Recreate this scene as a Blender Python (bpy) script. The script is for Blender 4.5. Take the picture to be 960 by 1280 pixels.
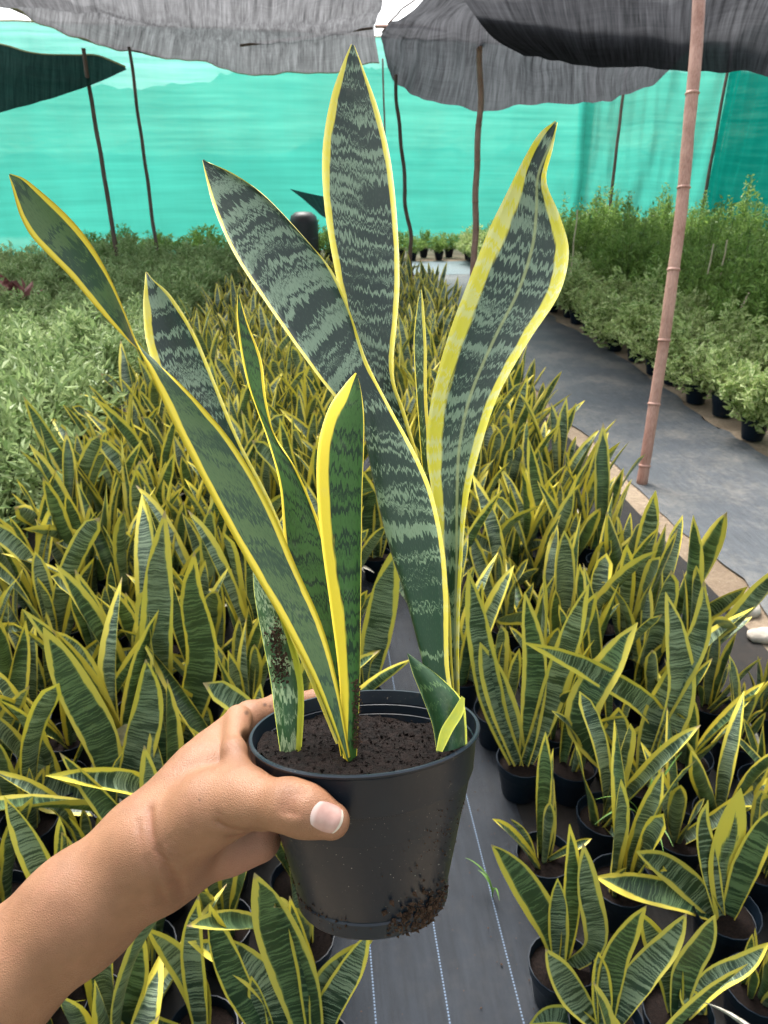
import bpy, math, random
import numpy as np
from mathutils import Vector, Matrix, Euler, noise as mnoise

for _o in list(bpy.data.objects): bpy.data.objects.remove(_o)
SC = bpy.context.scene
COL = SC.collection
R = math.radians

# ------------------------------------------------------------------ camera
F = 930.0                    # focal length in photo pixels (960 x 1280)
PITCH, YAW, HCAM = R(25.0), R(-5.3), 1.6
FW = np.array([-math.sin(YAW)*math.cos(PITCH), math.cos(YAW)*math.cos(PITCH), -math.sin(PITCH)])
RT = np.array([math.cos(YAW), math.sin(YAW), 0.0])
UP = np.cross(RT, FW)
CAM = np.array([0.0, 0.0, HCAM])
camd = bpy.data.cameras.new('camera'); cam = bpy.data.objects.new('camera', camd); COL.objects.link(cam)
camd.sensor_fit = 'VERTICAL'; camd.sensor_height = 36.0; camd.lens = F/1280*36.0
camd.clip_start = 0.02; camd.clip_end = 2000
cam.location = CAM; cam.rotation_euler = (math.pi/2-PITCH, 0, YAW)
camd.dof.use_dof = True; camd.dof.focus_distance = 0.46; camd.dof.aperture_fstop = 26.0
SC.camera = cam

# ------------------------------------------------------------------ world, sun, exposure
SUN_EL, SUN_AZ = R(58), R(-12)          # azimuth from +Y, positive towards +X
w = bpy.data.worlds.new('World'); SC.world = w; w.use_nodes = True
nt = w.node_tree; nt.nodes.clear()
sky = nt.nodes.new('ShaderNodeTexSky'); sky.sky_type = 'NISHITA'; sky.sun_disc = False
sky.sun_elevation = SUN_EL; sky.sun_rotation = SUN_AZ; sky.dust_density = 4.0; sky.air_density = 1.0
hs = nt.nodes.new('ShaderNodeHueSaturation'); hs.inputs['Saturation'].default_value = 0.22   # thin white overcast
hs.inputs['Value'].default_value = 1.0
bg = nt.nodes.new('ShaderNodeBackground'); bg.inputs[1].default_value = 0.15
out = nt.nodes.new('ShaderNodeOutputWorld')
nt.links.new(sky.outputs[0], hs.inputs['Color']); nt.links.new(hs.outputs[0], bg.inputs[0]); nt.links.new(bg.outputs[0], out.inputs[0])
sd = bpy.data.lights.new('sun', 'SUN'); sd.energy = 1.5; sd.angle = R(25); sd.color = (1.0, 0.96, 0.9)
so = bpy.data.objects.new('sun', sd); COL.objects.link(so)
_d = Vector((math.sin(SUN_AZ)*math.cos(SUN_EL), math.cos(SUN_AZ)*math.cos(SUN_EL), math.sin(SUN_EL)))
so.rotation_euler = _d.to_track_quat('Z', 'Y').to_euler(); so.location = (0, 0, 30)
SC.view_settings.view_transform = 'Standard'; SC.view_settings.look = 'None'
SC.view_settings.gamma = 1.0; SC.view_settings.use_curve_mapping = False
SC.view_settings.exposure = 1.95
SC.cycles.max_bounces = 8; SC.cycles.transparent_max_bounces = 12; SC.cycles.diffuse_bounces = 3
SC.cycles.glossy_bounces = 2; SC.cycles.transmission_bounces = 6; SC.cycles.caustics_reflective = False; SC.cycles.caustics_refractive = False

# ------------------------------------------------------------------ pixel helpers (photo pixels -> world)
def at(x, y, z):
    return CAM + z*(FW + (x-480)/F*RT - (y-640)/F*UP)
def gr(x, y, h=0.0):
    d = FW + (x-480)/F*RT - (y-640)/F*UP
    return CAM + (h-HCAM)/d[2]*d
def hz(x, z, h):                       # point in pixel column x at depth z and height h
    v = ((h-HCAM)/z - FW[2])/UP[2]
    return CAM + z*(FW + (x-480)/F*RT + v*UP)
def proj(p):
    q = np.asarray(p, float)-CAM; z = q @ FW
    return 480+F*(q @ RT)/z, 640-F*(q @ UP)/z, z

# ------------------------------------------------------------------ material helpers
class N:
    def __init__(s, name):
        s.m = bpy.data.materials.new(name); s.m.use_nodes = True; s.t = s.m.node_tree; s.t.nodes.clear()
        s.out = s.t.nodes.new('ShaderNodeOutputMaterial')
    def n(s, typ, **kw):
        nd = s.t.nodes.new('ShaderNode'+typ)
        for k, v in kw.items(): setattr(nd, k, v)
        return nd
    def l(s, a, b): s.t.links.new(a, b)
    def put(s, sock, v):
        if hasattr(v, 'is_linked'): s.l(v, sock)
        elif isinstance(v, (tuple, list)) and len(v) == 3 and sock.type == 'RGBA': sock.default_value = (*v, 1)
        else: sock.default_value = v
    def math(s, op, a, b=0.0, c=0.0):
        nd = s.n('Math', operation=op); s.put(nd.inputs[0], a); s.put(nd.inputs[1], b); s.put(nd.inputs[2], c); return nd.outputs[0]
    def vec(s, x, y, z=0.0):
        nd = s.n('CombineXYZ'); s.put(nd.inputs[0], x); s.put(nd.inputs[1], y); s.put(nd.inputs[2], z); return nd.outputs[0]
    def noise(s, vec=None, scale=5.0, detail=2.0, rough=0.5):
        nd = s.n('TexNoise'); 
        if vec is not None: s.l(vec, nd.inputs['Vector'])
        s.put(nd.inputs['Scale'], scale); nd.inputs['Detail'].default_value = detail; nd.inputs['Roughness'].default_value = rough
        return nd.outputs['Fac']
    def step(s, v, lo, hi):
        nd = s.n('MapRange', interpolation_type='SMOOTHSTEP'); s.put(nd.inputs[0], v); nd.inputs[1].default_value = lo; nd.inputs[2].default_value = hi
        return nd.outputs[0]
    def lin(s, v, lo, hi, a, b):
        nd = s.n('MapRange'); s.put(nd.inputs[0], v); nd.inputs[1].default_value = lo; nd.inputs[2].default_value = hi
        nd.inputs[3].default_value = a; nd.inputs[4].default_value = b; return nd.outputs[0]
    def mix(s, f, a, b):
        nd = s.n('Mix', data_type='RGBA'); s.put(nd.inputs[0], f); s.put(nd.inputs[6], a); s.put(nd.inputs[7], b); return nd.outputs[2]
    def bsdf(s, col, rough=0.5, spec=0.5, **kw):
        b = s.n('BsdfPrincipled'); s.put(b.inputs['Base Color'], col); s.put(b.inputs['Roughness'], rough); s.put(b.inputs['Specular IOR Level'], spec)
        for k, v in kw.items(): s.put(b.inputs[k], v)
        return b
    def bump(s, b, h, strength=0.3, dist=0.01):
        bp = s.n('Bump'); bp.inputs['Strength'].default_value = strength; bp.inputs['Distance'].default_value = dist
        s.l(h, bp.inputs['Height']); s.l(bp.outputs[0], b.inputs['Normal'])
    def done(s, sh): s.l(sh.outputs[0], s.out.inputs[0]); return s.m
    def pos(s): return s.n('NewGeometry').outputs['Position']
    def objc(s): return s.n('TexCoord').outputs['Object']

def leaf_mat(name, dark, light, yellow, thr=(0.47, 0.54), bfreq=85., rough=0.38, spec=0.45, rib=False, streak=0.0, blend=1.0, jagk=4.4, mvar=.15, tips=False, warm=False, pale=(0.62, 0.58, 0.22)):
    """variegated leaf: attribute lf = (metres across, metres along, edge distance / margin width)"""
    g = N(name); dark0, light0 = dark, light; mid0 = tuple(.5*(d+l) for d, l in zip(dark, light))
    a = g.n('Attribute', attribute_name='lf'); sp = g.n('SeparateXYZ'); g.l(a.outputs['Vector'], sp.inputs[0])
    lx, ly, em = sp.outputs
    rnd = g.n('ObjectInfo').outputs['Random']
    ro = g.math('MULTIPLY', rnd, 37.0)
    ly2 = g.math('ADD', ly, ro)
    jag = g.noise(g.vec(g.math('MULTIPLY', lx, 560.), g.math('MULTIPLY', ly2, 60.), ro), 1.0, 3.0, 0.65)
    wob = g.noise(g.vec(g.math('MULTIPLY', lx, 45.), g.math('MULTIPLY', ly2, 30.), ro), 1.0, 1.0)
    v2 = g.math('ADD', ly2, g.math('ADD', g.math('MULTIPLY', g.math('SUBTRACT', jag, .5), jagk/bfreq), g.math('MULTIPLY', g.math('SUBTRACT', wob, .5), 2.4/bfreq)))
    band = g.noise(g.vec(g.math('MULTIPLY', lx, 9.), g.math('MULTIPLY', v2, bfreq), ro), 1.0, 2.0, .55)
    big = g.noise(g.vec(g.math('MULTIPLY', lx, 8.), g.math('MULTIPLY', ly2, 14.), ro), 1.0, 1.0)
    bm = g.step(g.math('ADD', band, g.math('MULTIPLY', g.math('SUBTRACT', big, .5), .24)), *thr)
    fine = g.noise(g.vec(g.math('MULTIPLY', lx, 1500.), g.math('MULTIPLY', ly2, 300.), 0.), 1.0, 1.0)
    if warm: gr_ = g.lin(ly, .05, .24, 1., 0.); dark = g.mix(gr_, dark0, (.010, .045, .010)); light = g.mix(gr_, light0, (.20, .29, .14))
    dk = g.mix(g.math('MULTIPLY', g.step(fine, .58, .75), .14), dark, light)
    lt = g.mix(g.math('MULTIPLY', g.step(fine, .5, .7), .3), light, dark)
    col = g.mix(g.math('MULTIPLY', bm, blend), dk, lt)
    vary = g.lin(big, .3, .7, .0, .2)
    col = g.mix(vary, col, mid0)
    edge = g.math('ADD', em, g.math('MULTIPLY', g.math('SUBTRACT', g.noise(g.vec(g.math('MULTIPLY', lx, 300.), g.math('MULTIPLY', ly2, 40.), 3.), 1.0, 2.0), .5), .5))
    sgn_ = g.math('SIGN', lx)
    mv = g.noise(g.vec(g.math('MULTIPLY', sgn_, 5.3), g.math('MULTIPLY', ly2, 7.), ro), 1.0, 2.0)
    edge = g.math('DIVIDE', edge, g.lin(mv, .3, .7, 1-mvar, 1+mvar*1.25))
    if tips: edge = g.math('DIVIDE', edge, g.lin(g.n('Attribute', attribute_name='tt').outputs['Fac'], .0, .45, .35, 1.))
    ym = g.math('SUBTRACT', 1.0, g.step(edge, .9, 1.08))
    yc = g.mix(g.math('MULTIPLY', g.step(band, .48, .56), streak), yellow, pale)
    yc = g.mix(g.lin(big, .3, .7, 0., .3), yc, (yellow[0]*.75, yellow[1]*.85, yellow[2]*1.3))
    brown = g.step(g.noise(g.vec(g.math('MULTIPLY', lx, 150.), g.math('MULTIPLY', ly2, 60.), 9.), 1.0, 2.0), .72, .8)
    yc = g.mix(g.math('MULTIPLY', brown, .55), yc, (.22, .11, .03))
    if tips: yc = g.mix(g.lin(g.math('FRACT', g.math('MULTIPLY', rnd, 7.3)), 0., 1., 0., .45), yc, (.50, .45, .12))
    col = g.mix(ym, col, yc)
    if rib:
        rb = g.math('SUBTRACT', 1.0, g.step(g.math('ABSOLUTE', g.math('SUBTRACT', lx, .004)), .0004, .0015))
        col = g.mix(g.math('MULTIPLY', rb, .7), col, (.33, .36, .16))
    col = g.mix(g.lin(rnd, 0., 1., 0., .22), col, (.03, .05, .03)) if tips else col
    if tips:
        tt = g.n('Attribute', attribute_name='tt').outputs['Fac']
        tm = g.math('MULTIPLY', g.step(g.math('ADD', tt, g.math('MULTIPLY', g.math('SUBTRACT', jag, .5), .06)), .955, .975), g.step(rnd, .55, .6))
        col = g.mix(g.math('MULTIPLY', tm, .9), col, (.30, .22, .13))
        rib_ = g.math('SUBTRACT', 1.0, g.step(edge, 1.08, 1.35))
        col = g.mix(g.math('MULTIPLY', g.math('MULTIPLY', rib_, g.math('SUBTRACT', 1., ym)), .45), col, (.16, .22, .07))
    # dust and scuffs
    dust = g.step(g.noise(g.objc(), 60., 4., .7), .56, .8)
    col = g.mix(g.math('MULTIPLY', dust, .10), col, (.35, .33, .27))
    b = g.bsdf(col, g.lin(fine, .3, .7, rough-.05, rough+.1), spec)
    g.bump(b, g.math('ADD', g.math('MULTIPLY', jag, .5), fine), .12, .0015)
    tr = g.n('BsdfTranslucent'); g.l(g.mix(.35, col, (.25, .38, .04)), tr.inputs[0])
    ms = g.n('MixShader'); ms.inputs[0].default_value = .04; g.l(b.outputs[0], ms.inputs[1]); g.l(tr.outputs[0], ms.inputs[2])
    return g.done(ms)

YEL = (.68, .55, .05)
M = {}
M['leaf_grey'] = leaf_mat('leaf_grey_banded', (.004, .016, .012), (.17, .235, .16), YEL, warm=True, thr=(.515, .555), bfreq=215., rib=False, streak=.35)
M['leaf_rib'] = leaf_mat('leaf_broad_margin', (.004, .017, .013), (.18, .245, .17), (.70, .60, .05), warm=True, thr=(.505, .55), bfreq=200., rib=True, streak=.8, pale=(.66, .64, .30))
M['leaf_green'] = leaf_mat('leaf_green_banded', (.006, .022, .007), (.040, .105, .018), (.74, .55, .035), thr=(.42, .49), bfreq=190., rough=.42, spec=.28)
M['leaf_olive'] = leaf_mat('leaf_olive_banded', (.022, .050, .025), (.075, .125, .042), (.74, .55, .04), thr=(.43, .53), bfreq=150., rough=.40, spec=.38)
M['leaf_speckled'] = leaf_mat('leaf_white_speckled', (.02, .07, .015), (.34, .42, .22), (.55, .55, .05), thr=(.50, .56), bfreq=140.)
M['leaf_sheath'] = leaf_mat('leaf_sheath', (.010, .04, .012), (.10, .17, .06), (.52, .50, .045), thr=(.58, .66), bfreq=200., streak=.5, pale=(.40, .46, .08))
M['leaf_field'] = leaf_mat('leaf_field', (.007, .024, .014), (.20, .26, .165), (.66, .54, .06), mvar=.55, tips=True, thr=(.48, .55), bfreq=290., jagk=1.8, rough=.40, spec=.42)
M['leaf_field_b'] = leaf_mat('leaf_field_dark', (.007, .026, .011), (.11, .175, .075), (.68, .54, .06), mvar=.55, tips=True, thr=(.50, .57), bfreq=260., jagk=1.8, rough=.40, spec=.42)

def simple(name, col, rough=.6, spec=.3, var=0., scale=20., bump=0., bd=.005, metal=0):
    g = N(name); c = col
    nz = g.noise(g.objc(), scale, 4., .6)
    if var: c = g.mix(g.lin(nz, .3, .7, 0., 1.), tuple(x*(1-var) for x in col), tuple(min(1, x*(1+var)) for x in col))
    b = g.bsdf(c, rough, spec)
    if bump: g.bump(b, nz, bump, bd)
    return g.done(b)

def mat_pot(name, dirt):
    g = N(name); o = g.objc()
    sp = g.step(g.noise(o, 420., 2., .7), .66, .72)
    patch = g.step(g.noise(o, 22., 3., .6), .50, .66)
    smear = g.step(g.noise(o, 45., 4., .65), .52, .78)
    c = g.mix(g.math('MULTIPLY', smear, .35*dirt), (.004, .009, .016), (.018, .024, .031))
    c = g.mix(g.math('MULTIPLY', g.math('MULTIPLY', sp, patch), dirt), c, (.27, .22, .17))
    mud = g.step(g.noise(o, 14., 5., .75), .57, .70); mf = g.step(g.noise(o, 240., 3., .7), .45, .62)
    c = g.mix(g.math('MULTIPLY', g.math('MULTIPLY', mud, mf), .55*dirt), c, (.085, .058, .04))
    b = g.bsdf(c, g.lin(smear, 0., 1., .36, .56), .38 if dirt > .9 else .18)
    g.bump(b, g.noise(o, 260., 2.), .06, .001)
    return g.done(b)
M['pot_held'] = mat_pot('black_plastic_dusty', 1.0)
M['pot'] = mat_pot('black_plastic', .55)

def mat_soil(name, c0, c1, sc):
    g = N(name); o = g.objc(); a = g.noise(o, sc, 6., .75); b2 = g.noise(o, sc*4, 3., .7)
    c = g.mix(g.step(a, .3, .72), c0, c1)
    c = g.mix(g.math('MULTIPLY', g.step(b2, .66, .74), .6), c, tuple(min(1, 2.6*x) for x in c1))
    b = g.bsdf(c, .9, .15); g.bump(b, g.math('ADD', a, g.math('MULTIPLY', b2, .5)), .9, .004); return g.done(b)
M['soil'] = mat_soil('potting_soil', (.0035, .0025, .002), (.017, .010, .0078), 160.)
M['soil_brown'] = mat_soil('clinging_soil', (.03, .016, .010), (.12, .068, .042), 260.)

def mat_ground():
    g = N('sandy_soil'); p = g.pos()
    a = g.noise(p, 1.3, 5., .6); b2 = g.noise(p, 38., 6., .7); pb = g.step(g.noise(p, 140., 2.), .64, .7)
    c = g.mix(g.step(a, .3, .7), (.17, .125, .085), (.33, .26, .185)); c = g.mix(g.math('MULTIPLY', g.step(b2, .4, .7), .5), c, (.11, .08, .055))
    c = g.mix(g.math('MULTIPLY', pb, .5), c, (.42, .37, .3))
    b = g.bsdf(c, .92, .15); g.bump(b, b2, .8, .02); return g.done(b)
M['ground'] = mat_ground()

def mat_mat(name, base, dust, dustamt, lines=False, rough=.55):
    g = N(name); p = g.pos(); sx = g.n('SeparateXYZ'); g.l(p, sx.inputs[0]); x, y, z = sx.outputs
    # woven tape: fine cross hatch
    wx = g.math('SINE', g.math('MULTIPLY', x, 2*math.pi/.0032)); wy = g.math('SINE', g.math('MULTIPLY', y, 2*math.pi/.0032))
    wv = g.math('MULTIPLY', wx, wy)
    streak = g.noise(g.vec(g.math('MULTIPLY', x, 60.), g.math('MULTIPLY', y, 6.), 0.), 1.0, 4., .7)
    dn = g.noise(p, 2.2, 6., .68); dn2 = g.noise(p, 30., 4., .7)
    c = g.mix(g.lin(streak, .35, .65, 0., 1.), base, tuple(1.7*v for v in base))
    c = g.mix(g.math('MULTIPLY', g.math('ADD', wv, 1.), .12), c, tuple(2.2*v for v in base))
    d = g.math('MULTIPLY', g.step(g.math('ADD', dn, g.math('MULTIPLY', g.math('SUBTRACT', dn2, .5), .5)), .40, .75), dustamt)
    c = g.mix(d, c, dust)
    if lines:
        for lx in (.07, .22, .37):
            dd = g.math('ABSOLUTE', g.math('SUBTRACT', x, lx))
            m = g.math('SUBTRACT', 1., g.step(dd, .0011, .0021))
            dash = g.step(g.math('SINE', g.math('MULTIPLY', y, 2*math.pi/.007)), -.6, -.1)
            m = g.math('MULTIPLY', g.math('MULTIPLY', m, dash), .75)
            c = g.mix(m, c, (.15, .21, .30))
    b = g.bsdf(c, rough, .22); g.bump(b, g.math('ADD', wv, g.math('MULTIPLY', dn2, 2.)), .35, .0015); return g.done(b)
M['mat_center'] = mat_mat('woven_mat_lined', (.009, .0115, .0155), (.045, .042, .040), .30, True)
M['mat_right'] = mat_mat('woven_mat_dusty', (.042, .047, .053), (.20, .185, .16), .55, False, .5)
M['mat_bed'] = mat_mat('woven_mat_bed', (.008, .008, .008), (.030, .022, .016), .6, False, .8)
M['mat_cross'] = mat_mat('woven_mat_pale', (.075, .10, .11), (.15, .17, .17), .6, False, .5)

def mat_net(name, col, transp, gloss=0.):
    g = N(name); o = g.n('Attribute', attribute_name='uvm').outputs['Vector']; sx = g.n('SeparateXYZ'); g.l(o, sx.inputs[0]); u, v, _ = sx.outputs
    st = g.noise(g.vec(g.math('MULTIPLY', u, .35), g.math('MULTIPLY', v, 9.), 0.), 1.0, 3., .6)
    st2 = g.noise(g.vec(g.math('MULTIPLY', u, 40.), g.math('MULTIPLY', v, .8), 4.), 1.0, 2.)
    bl = g.noise(g.vec(u, v, 2.), .8, 3.)
    weave = g.noise(g.vec(g.math('MULTIPLY', u, 300.), g.math('MULTIPLY', v, 300.), 0.), 1.0, 0.)
    c = g.mix(g.lin(st, .3, .7, 0., 1.), tuple(.8*x for x in col), tuple(min(1, 1.12*x) for x in col))
    df = g.n('BsdfDiffuse'); g.l(c, df.inputs[0]); tl = g.n('BsdfTranslucent'); g.l(c, tl.inputs[0])
    tp = g.n('BsdfTransparent'); tp.inputs[0].default_value = (.86, 1, .97, 1)
    m1 = g.n('MixShader'); m1.inputs[0].default_value = .62; g.l(df.outputs[0], m1.inputs[1]); g.l(tl.outputs[0], m1.inputs[2])
    m2 = g.n('MixShader'); g.l(m1.outputs[0], m2.inputs[1]); g.l(tp.outputs[0], m2.inputs[2])
    t = g.math('ADD', transp, g.math('ADD', g.math('MULTIPLY', g.math('SUBTRACT', st, .5), .22), g.math('ADD', g.math('MULTIPLY', g.math('SUBTRACT', bl, .5), .14), g.math('MULTIPLY', g.math('SUBTRACT', weave, .5), .10))))
    t = g.math('ADD', t, g.math('MULTIPLY', g.math('SUBTRACT', st2, .5), .05))
    n2 = g.n('Clamp'); g.l(t, n2.inputs[0]); g.l(n2.outputs[0], m2.inputs[0])
    return g.done(m2)
M['net'] = mat_net('green_shade_net', (.045, .34, .275), .105)
M['net_dense'] = mat_net('green_shade_net_dense', (.004, .20, .155), .03)

def mat_cloth(name, col, transp, sf=20.):
    """knitted shade cloth: most light scatters through it, a little comes straight through the holes"""
    g = N(name); o = g.n('Attribute', attribute_name='uvm').outputs['Vector']; sx = g.n('SeparateXYZ'); g.l(o, sx.inputs[0]); u, v, _ = sx.outputs
    st = g.noise(g.vec(g.math('MULTIPLY', u, sf), g.math('MULTIPLY', v, .5), 0.), 1.0, 4., .7)
    st2 = g.noise(g.vec(g.math('MULTIPLY', u, sf*3.), g.math('MULTIPLY', v, 1.6), 5.), 1.0, 2., .6)
    rows_ = g.noise(g.vec(g.math('MULTIPLY', u, 1.5), g.math('MULTIPLY', v, 30.), 7.), 1.0, 1.)
    bl = g.noise(g.vec(u, v, 0.), .9, 3.)
    k = g.math('ADD', g.math('MULTIPLY', st, .5), g.math('ADD', g.math('MULTIPLY', st2, .25), g.math('ADD', g.math('MULTIPLY', rows_, .10), g.math('MULTIPLY', bl, .15))))
    c = g.mix(g.lin(k, .38, .62, 0., 1.), tuple(.40*x for x in col), tuple(min(1, 1.75*x) for x in col))
    df = g.n('BsdfDiffuse'); df.inputs[0].default_value = (*[.5*x for x in col], 1); tl = g.n('BsdfTranslucent'); g.l(c, tl.inputs[0])
    tp = g.n('BsdfTransparent')
    m1 = g.n('MixShader'); m1.inputs[0].default_value = .6; g.l(df.outputs[0], m1.inputs[1]); g.l(tl.outputs[0], m1.inputs[2])
    m2 = g.n('MixShader'); g.l(m1.outputs[0], m2.inputs[1]); g.l(tp.outputs[0], m2.inputs[2])
    g.l(g.lin(k, .36, .66, .3*transp, 2.2*transp), m2.inputs[0])
    return g.done(m2)
M['cloth_grey'] = mat_cloth('black_shade_cloth_thin', (.085, .085, .088), .022)
M['cloth_dark'] = mat_cloth('black_shade_cloth', (.043, .044, .048), .013)
M['cloth_darker'] = mat_cloth('black_shade_cloth_thick', (.033, .034, .037), .009)
M['cloth_green'] = mat_cloth('dark_green_shade_cloth', (.035, .065, .066), .012)

def mat_wood(name, c0, c1, sc=8.):
    g = N(name); o = g.objc(); sx = g.n('SeparateXYZ'); g.l(o, sx.inputs[0]); x, y, z = sx.outputs
    fib = g.noise(g.vec(g.math('MULTIPLY', x, 180.), g.math('MULTIPLY', y, 180.), g.math('MULTIPLY', z, 5.)), 1., 4., .6)
    bl = g.noise(o, sc, 4.)
    c = g.mix(g.lin(g.math('ADD', g.math('MULTIPLY', fib, .5), g.math('MULTIPLY', bl, .5)), .35, .65, 0., 1.), c0, c1)
    b = g.bsdf(c, .55, .35); g.bump(b, fib, .25, .002); return g.done(b)
M['bamboo'] = mat_wood('weathered_bamboo', (.24, .115, .085), (.46, .27, .215))
M['stick'] = mat_wood('dark_stick', (.05, .032, .025), (.15, .095, .075))
M['stake'] = mat_wood('pale_stake', (.33, .26, .17), (.55, .47, .34))

def mat_foliage(name, c0, c1, tr=.25, cream=None):
    g = N(name); rn = g.n('ObjectInfo').outputs['Random']
    at_ = g.n('Attribute', attribute_name='lv').outputs['Fac']
    c = g.mix(at_, c0, c1)
    c = g.mix(g.lin(rn, 0., 1., 0., .3), c, tuple(x*.6 for x in c0))
    if cream:
        nz = g.noise(g.objc(), 110., 2.); c = g.mix(g.math('MULTIPLY', g.step(nz, .46, .56), .8), c, cream)
    b = g.bsdf(c, .5, .35); t = g.n('BsdfTranslucent'); g.l(c, t.inputs[0])
    ms = g.n('MixShader'); ms.inputs[0].default_value = tr; g.l(b.outputs[0], ms.inputs[1]); g.l(t.outputs[0], ms.inputs[2]); return g.done(ms)
M['fol_left'] = mat_foliage('foliage_soft_green', (.15, .24, .075), (.40, .48, .23), .4)
M['fol_right'] = mat_foliage('foliage_mid_green', (.12, .22, .04), (.32, .45, .12), .4)
M['fol_varieg'] = mat_foliage('foliage_variegated', (.14, .24, .05), (.34, .45, .13), .38, (.56, .60, .30))
M['fol_red'] = mat_foliage('foliage_dusky_red', (.13, .045, .045), (.36, .16, .14), .2)
M['fol_tree'] = mat_foliage('foliage_tree', (.03, .07, .02), (.10, .15, .05), .3)
M['grass'] = mat_foliage('foliage_grass_blade', (.07, .16, .03), (.16, .30, .06), .25)
M['stem'] = simple('green_stem', (.08, .11, .035), .6, .3, .3)
M['bark'] = simple('tree_bark', (.09, .065, .045), .9, .1, .4, 8., .6, .03)
M['dead'] = simple('dry_leaf', (.46, .43, .36), .7, .2, .35, 60., .3)
M['black'] = simple('black_rubber', (.012, .012, .013), .5, .4, .2)
M['rope'] = simple('yellowed_rope', (.35, .33, .17), .8, .1, .3, 90.)
M['stone'] = simple('pale_stone', (.36, .32, .27), .9, .2, .25, 14., .6, .02)
M['root'] = simple('pale_root', (.36, .36, .18), .6, .3, .3, 200.)

def mat_skin():
    g = N('tanned_skin'); o = g.objc()
    a = g.noise(o, 22., 4., .6); f = g.noise(o, 900., 2.); v = g.noise(o, 160., 3., .6)
    pk = g.n('Attribute', attribute_name='pink').outputs['Fac']
    c = g.mix(g.lin(a, .3, .7, 0., 1.), (.165, .074, .036), (.265, .128, .066))
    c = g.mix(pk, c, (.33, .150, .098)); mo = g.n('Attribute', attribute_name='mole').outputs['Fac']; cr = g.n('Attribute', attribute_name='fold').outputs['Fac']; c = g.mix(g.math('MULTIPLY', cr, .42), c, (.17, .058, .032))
    c = g.mix(g.math('MULTIPLY', g.step(v, .55, .8), .22), c, (.15, .052, .026)); bz = g.step(g.noise(o, 60., 5., .7), .5, .75); c = g.mix(g.math('MULTIPLY', bz, .30), c, (.30, .125, .075)); c = g.mix(mo, c, (.05, .02, .012))
    vr = g.n('TexVoronoi'); vr.feature = 'DISTANCE_TO_EDGE'; vr.inputs['Scale'].default_value = 900.; g.l(o, vr.inputs['Vector'])
    b = g.bsdf(c, g.lin(f, .3, .7, .42, .58), .35)
    b.inputs['Subsurface Weight'].default_value = .07; b.inputs['Subsurface Radius'].default_value = (1., .35, .2); b.inputs['Subsurface Scale'].default_value = .004
    g.bump(b, g.math('ADD', g.math('MULTIPLY', vr.outputs[0], 3.), g.math('ADD', f, g.math('MULTIPLY', v, 1.5))), .26, .0009)
    return g.done(b)
M['skin'] = mat_skin()
def mat_nail():
    g = N('fingernail'); t = g.n('Attribute', attribute_name='ns').outputs['Fac']; nz = g.noise(g.objc(), 220., 3.)
    c = g.mix(g.lin(nz, .3, .7, 0., 1.), (.36, .20, .165), (.42, .25, .21)); c = g.mix(g.step(t, .80, .90), c, (.50, .42, .34)); c = g.mix(g.math('SUBTRACT', 1., g.step(t, -.85, -.55)), c, (.46, .33, .29))
    return g.done(g.bsdf(c, .26, .5))
M['nail'] = mat_nail()

# ------------------------------------------------------------------ object helpers
def mesh(name, V, Fc, mat=None, smooth=True, attrs=None):
    me = bpy.data.meshes.new(name); me.from_pydata([tuple(map(float, v)) for v in V], [], [tuple(map(int, f)) for f in Fc])
    if mat is not None: me.materials.append(mat)
    if smooth: me.polygons.foreach_set('use_smooth', [True]*len(me.polygons))
    for k, arr in (attrs or {}).items():
        arr = np.asarray(arr, dtype=np.float32)
        if arr.ndim == 1: a = me.attributes.new(k, 'FLOAT', 'POINT'); a.data.foreach_set('value', arr)
        else: a = me.attributes.new(k, 'FLOAT_VECTOR', 'POINT'); a.data.foreach_set('vector', arr.ravel())
    me.update(); return me
def link(name, me, parent=None, loc=None):
    o = bpy.data.objects.new(name, me); COL.objects.link(o)
    if parent is not None: o.parent = parent
    if loc is not None: o.location = loc
    return o
def tag(o, label=None, cat=None, group=None, kind=None):
    if label: o['label'] = label
    if cat: o['category'] = cat
    if group: o['group'] = group
    if kind: o['kind'] = kind
    return o
def empty(name, loc, label, cat, group=None, rz=0.):
    o = bpy.data.objects.new(name, None); COL.objects.link(o); o.location = tuple(map(float, loc)); o.rotation_euler = (0, 0, rz); o.empty_display_size = .05
    return tag(o, label, cat, group)
def catmull(P, n):
    P = np.asarray(P, float); m = len(P)
    if m == 2: t = np.linspace(0, 1, n)[:, None]; return P[0]*(1-t)+P[1]*t
    ext = np.vstack([2*P[0]-P[1], P, 2*P[-1]-P[-2]]); outp = []
    for s in np.linspace(0, m-1, n):
        i = min(int(s), m-2); t = s-i; p0, p1, p2, p3 = ext[i], ext[i+1], ext[i+2], ext[i+3]
        outp.append(.5*((2*p1)+(-p0+p2)*t+(2*p0-5*p1+4*p2-p3)*t*t+(-p0+3*p1-3*p2+p3)*t**3))
    return np.array(outp)
def grid_faces(nu, nv, off=0, flip=False):
    f = []
    for i in range(nu-1):
        for j in range(nv-1):
            q = (off+i*nv+j, off+i*nv+j+1, off+(i+1)*nv+j+1, off+(i+1)*nv+j); f.append(q[::-1] if flip else q)
    return f
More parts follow.
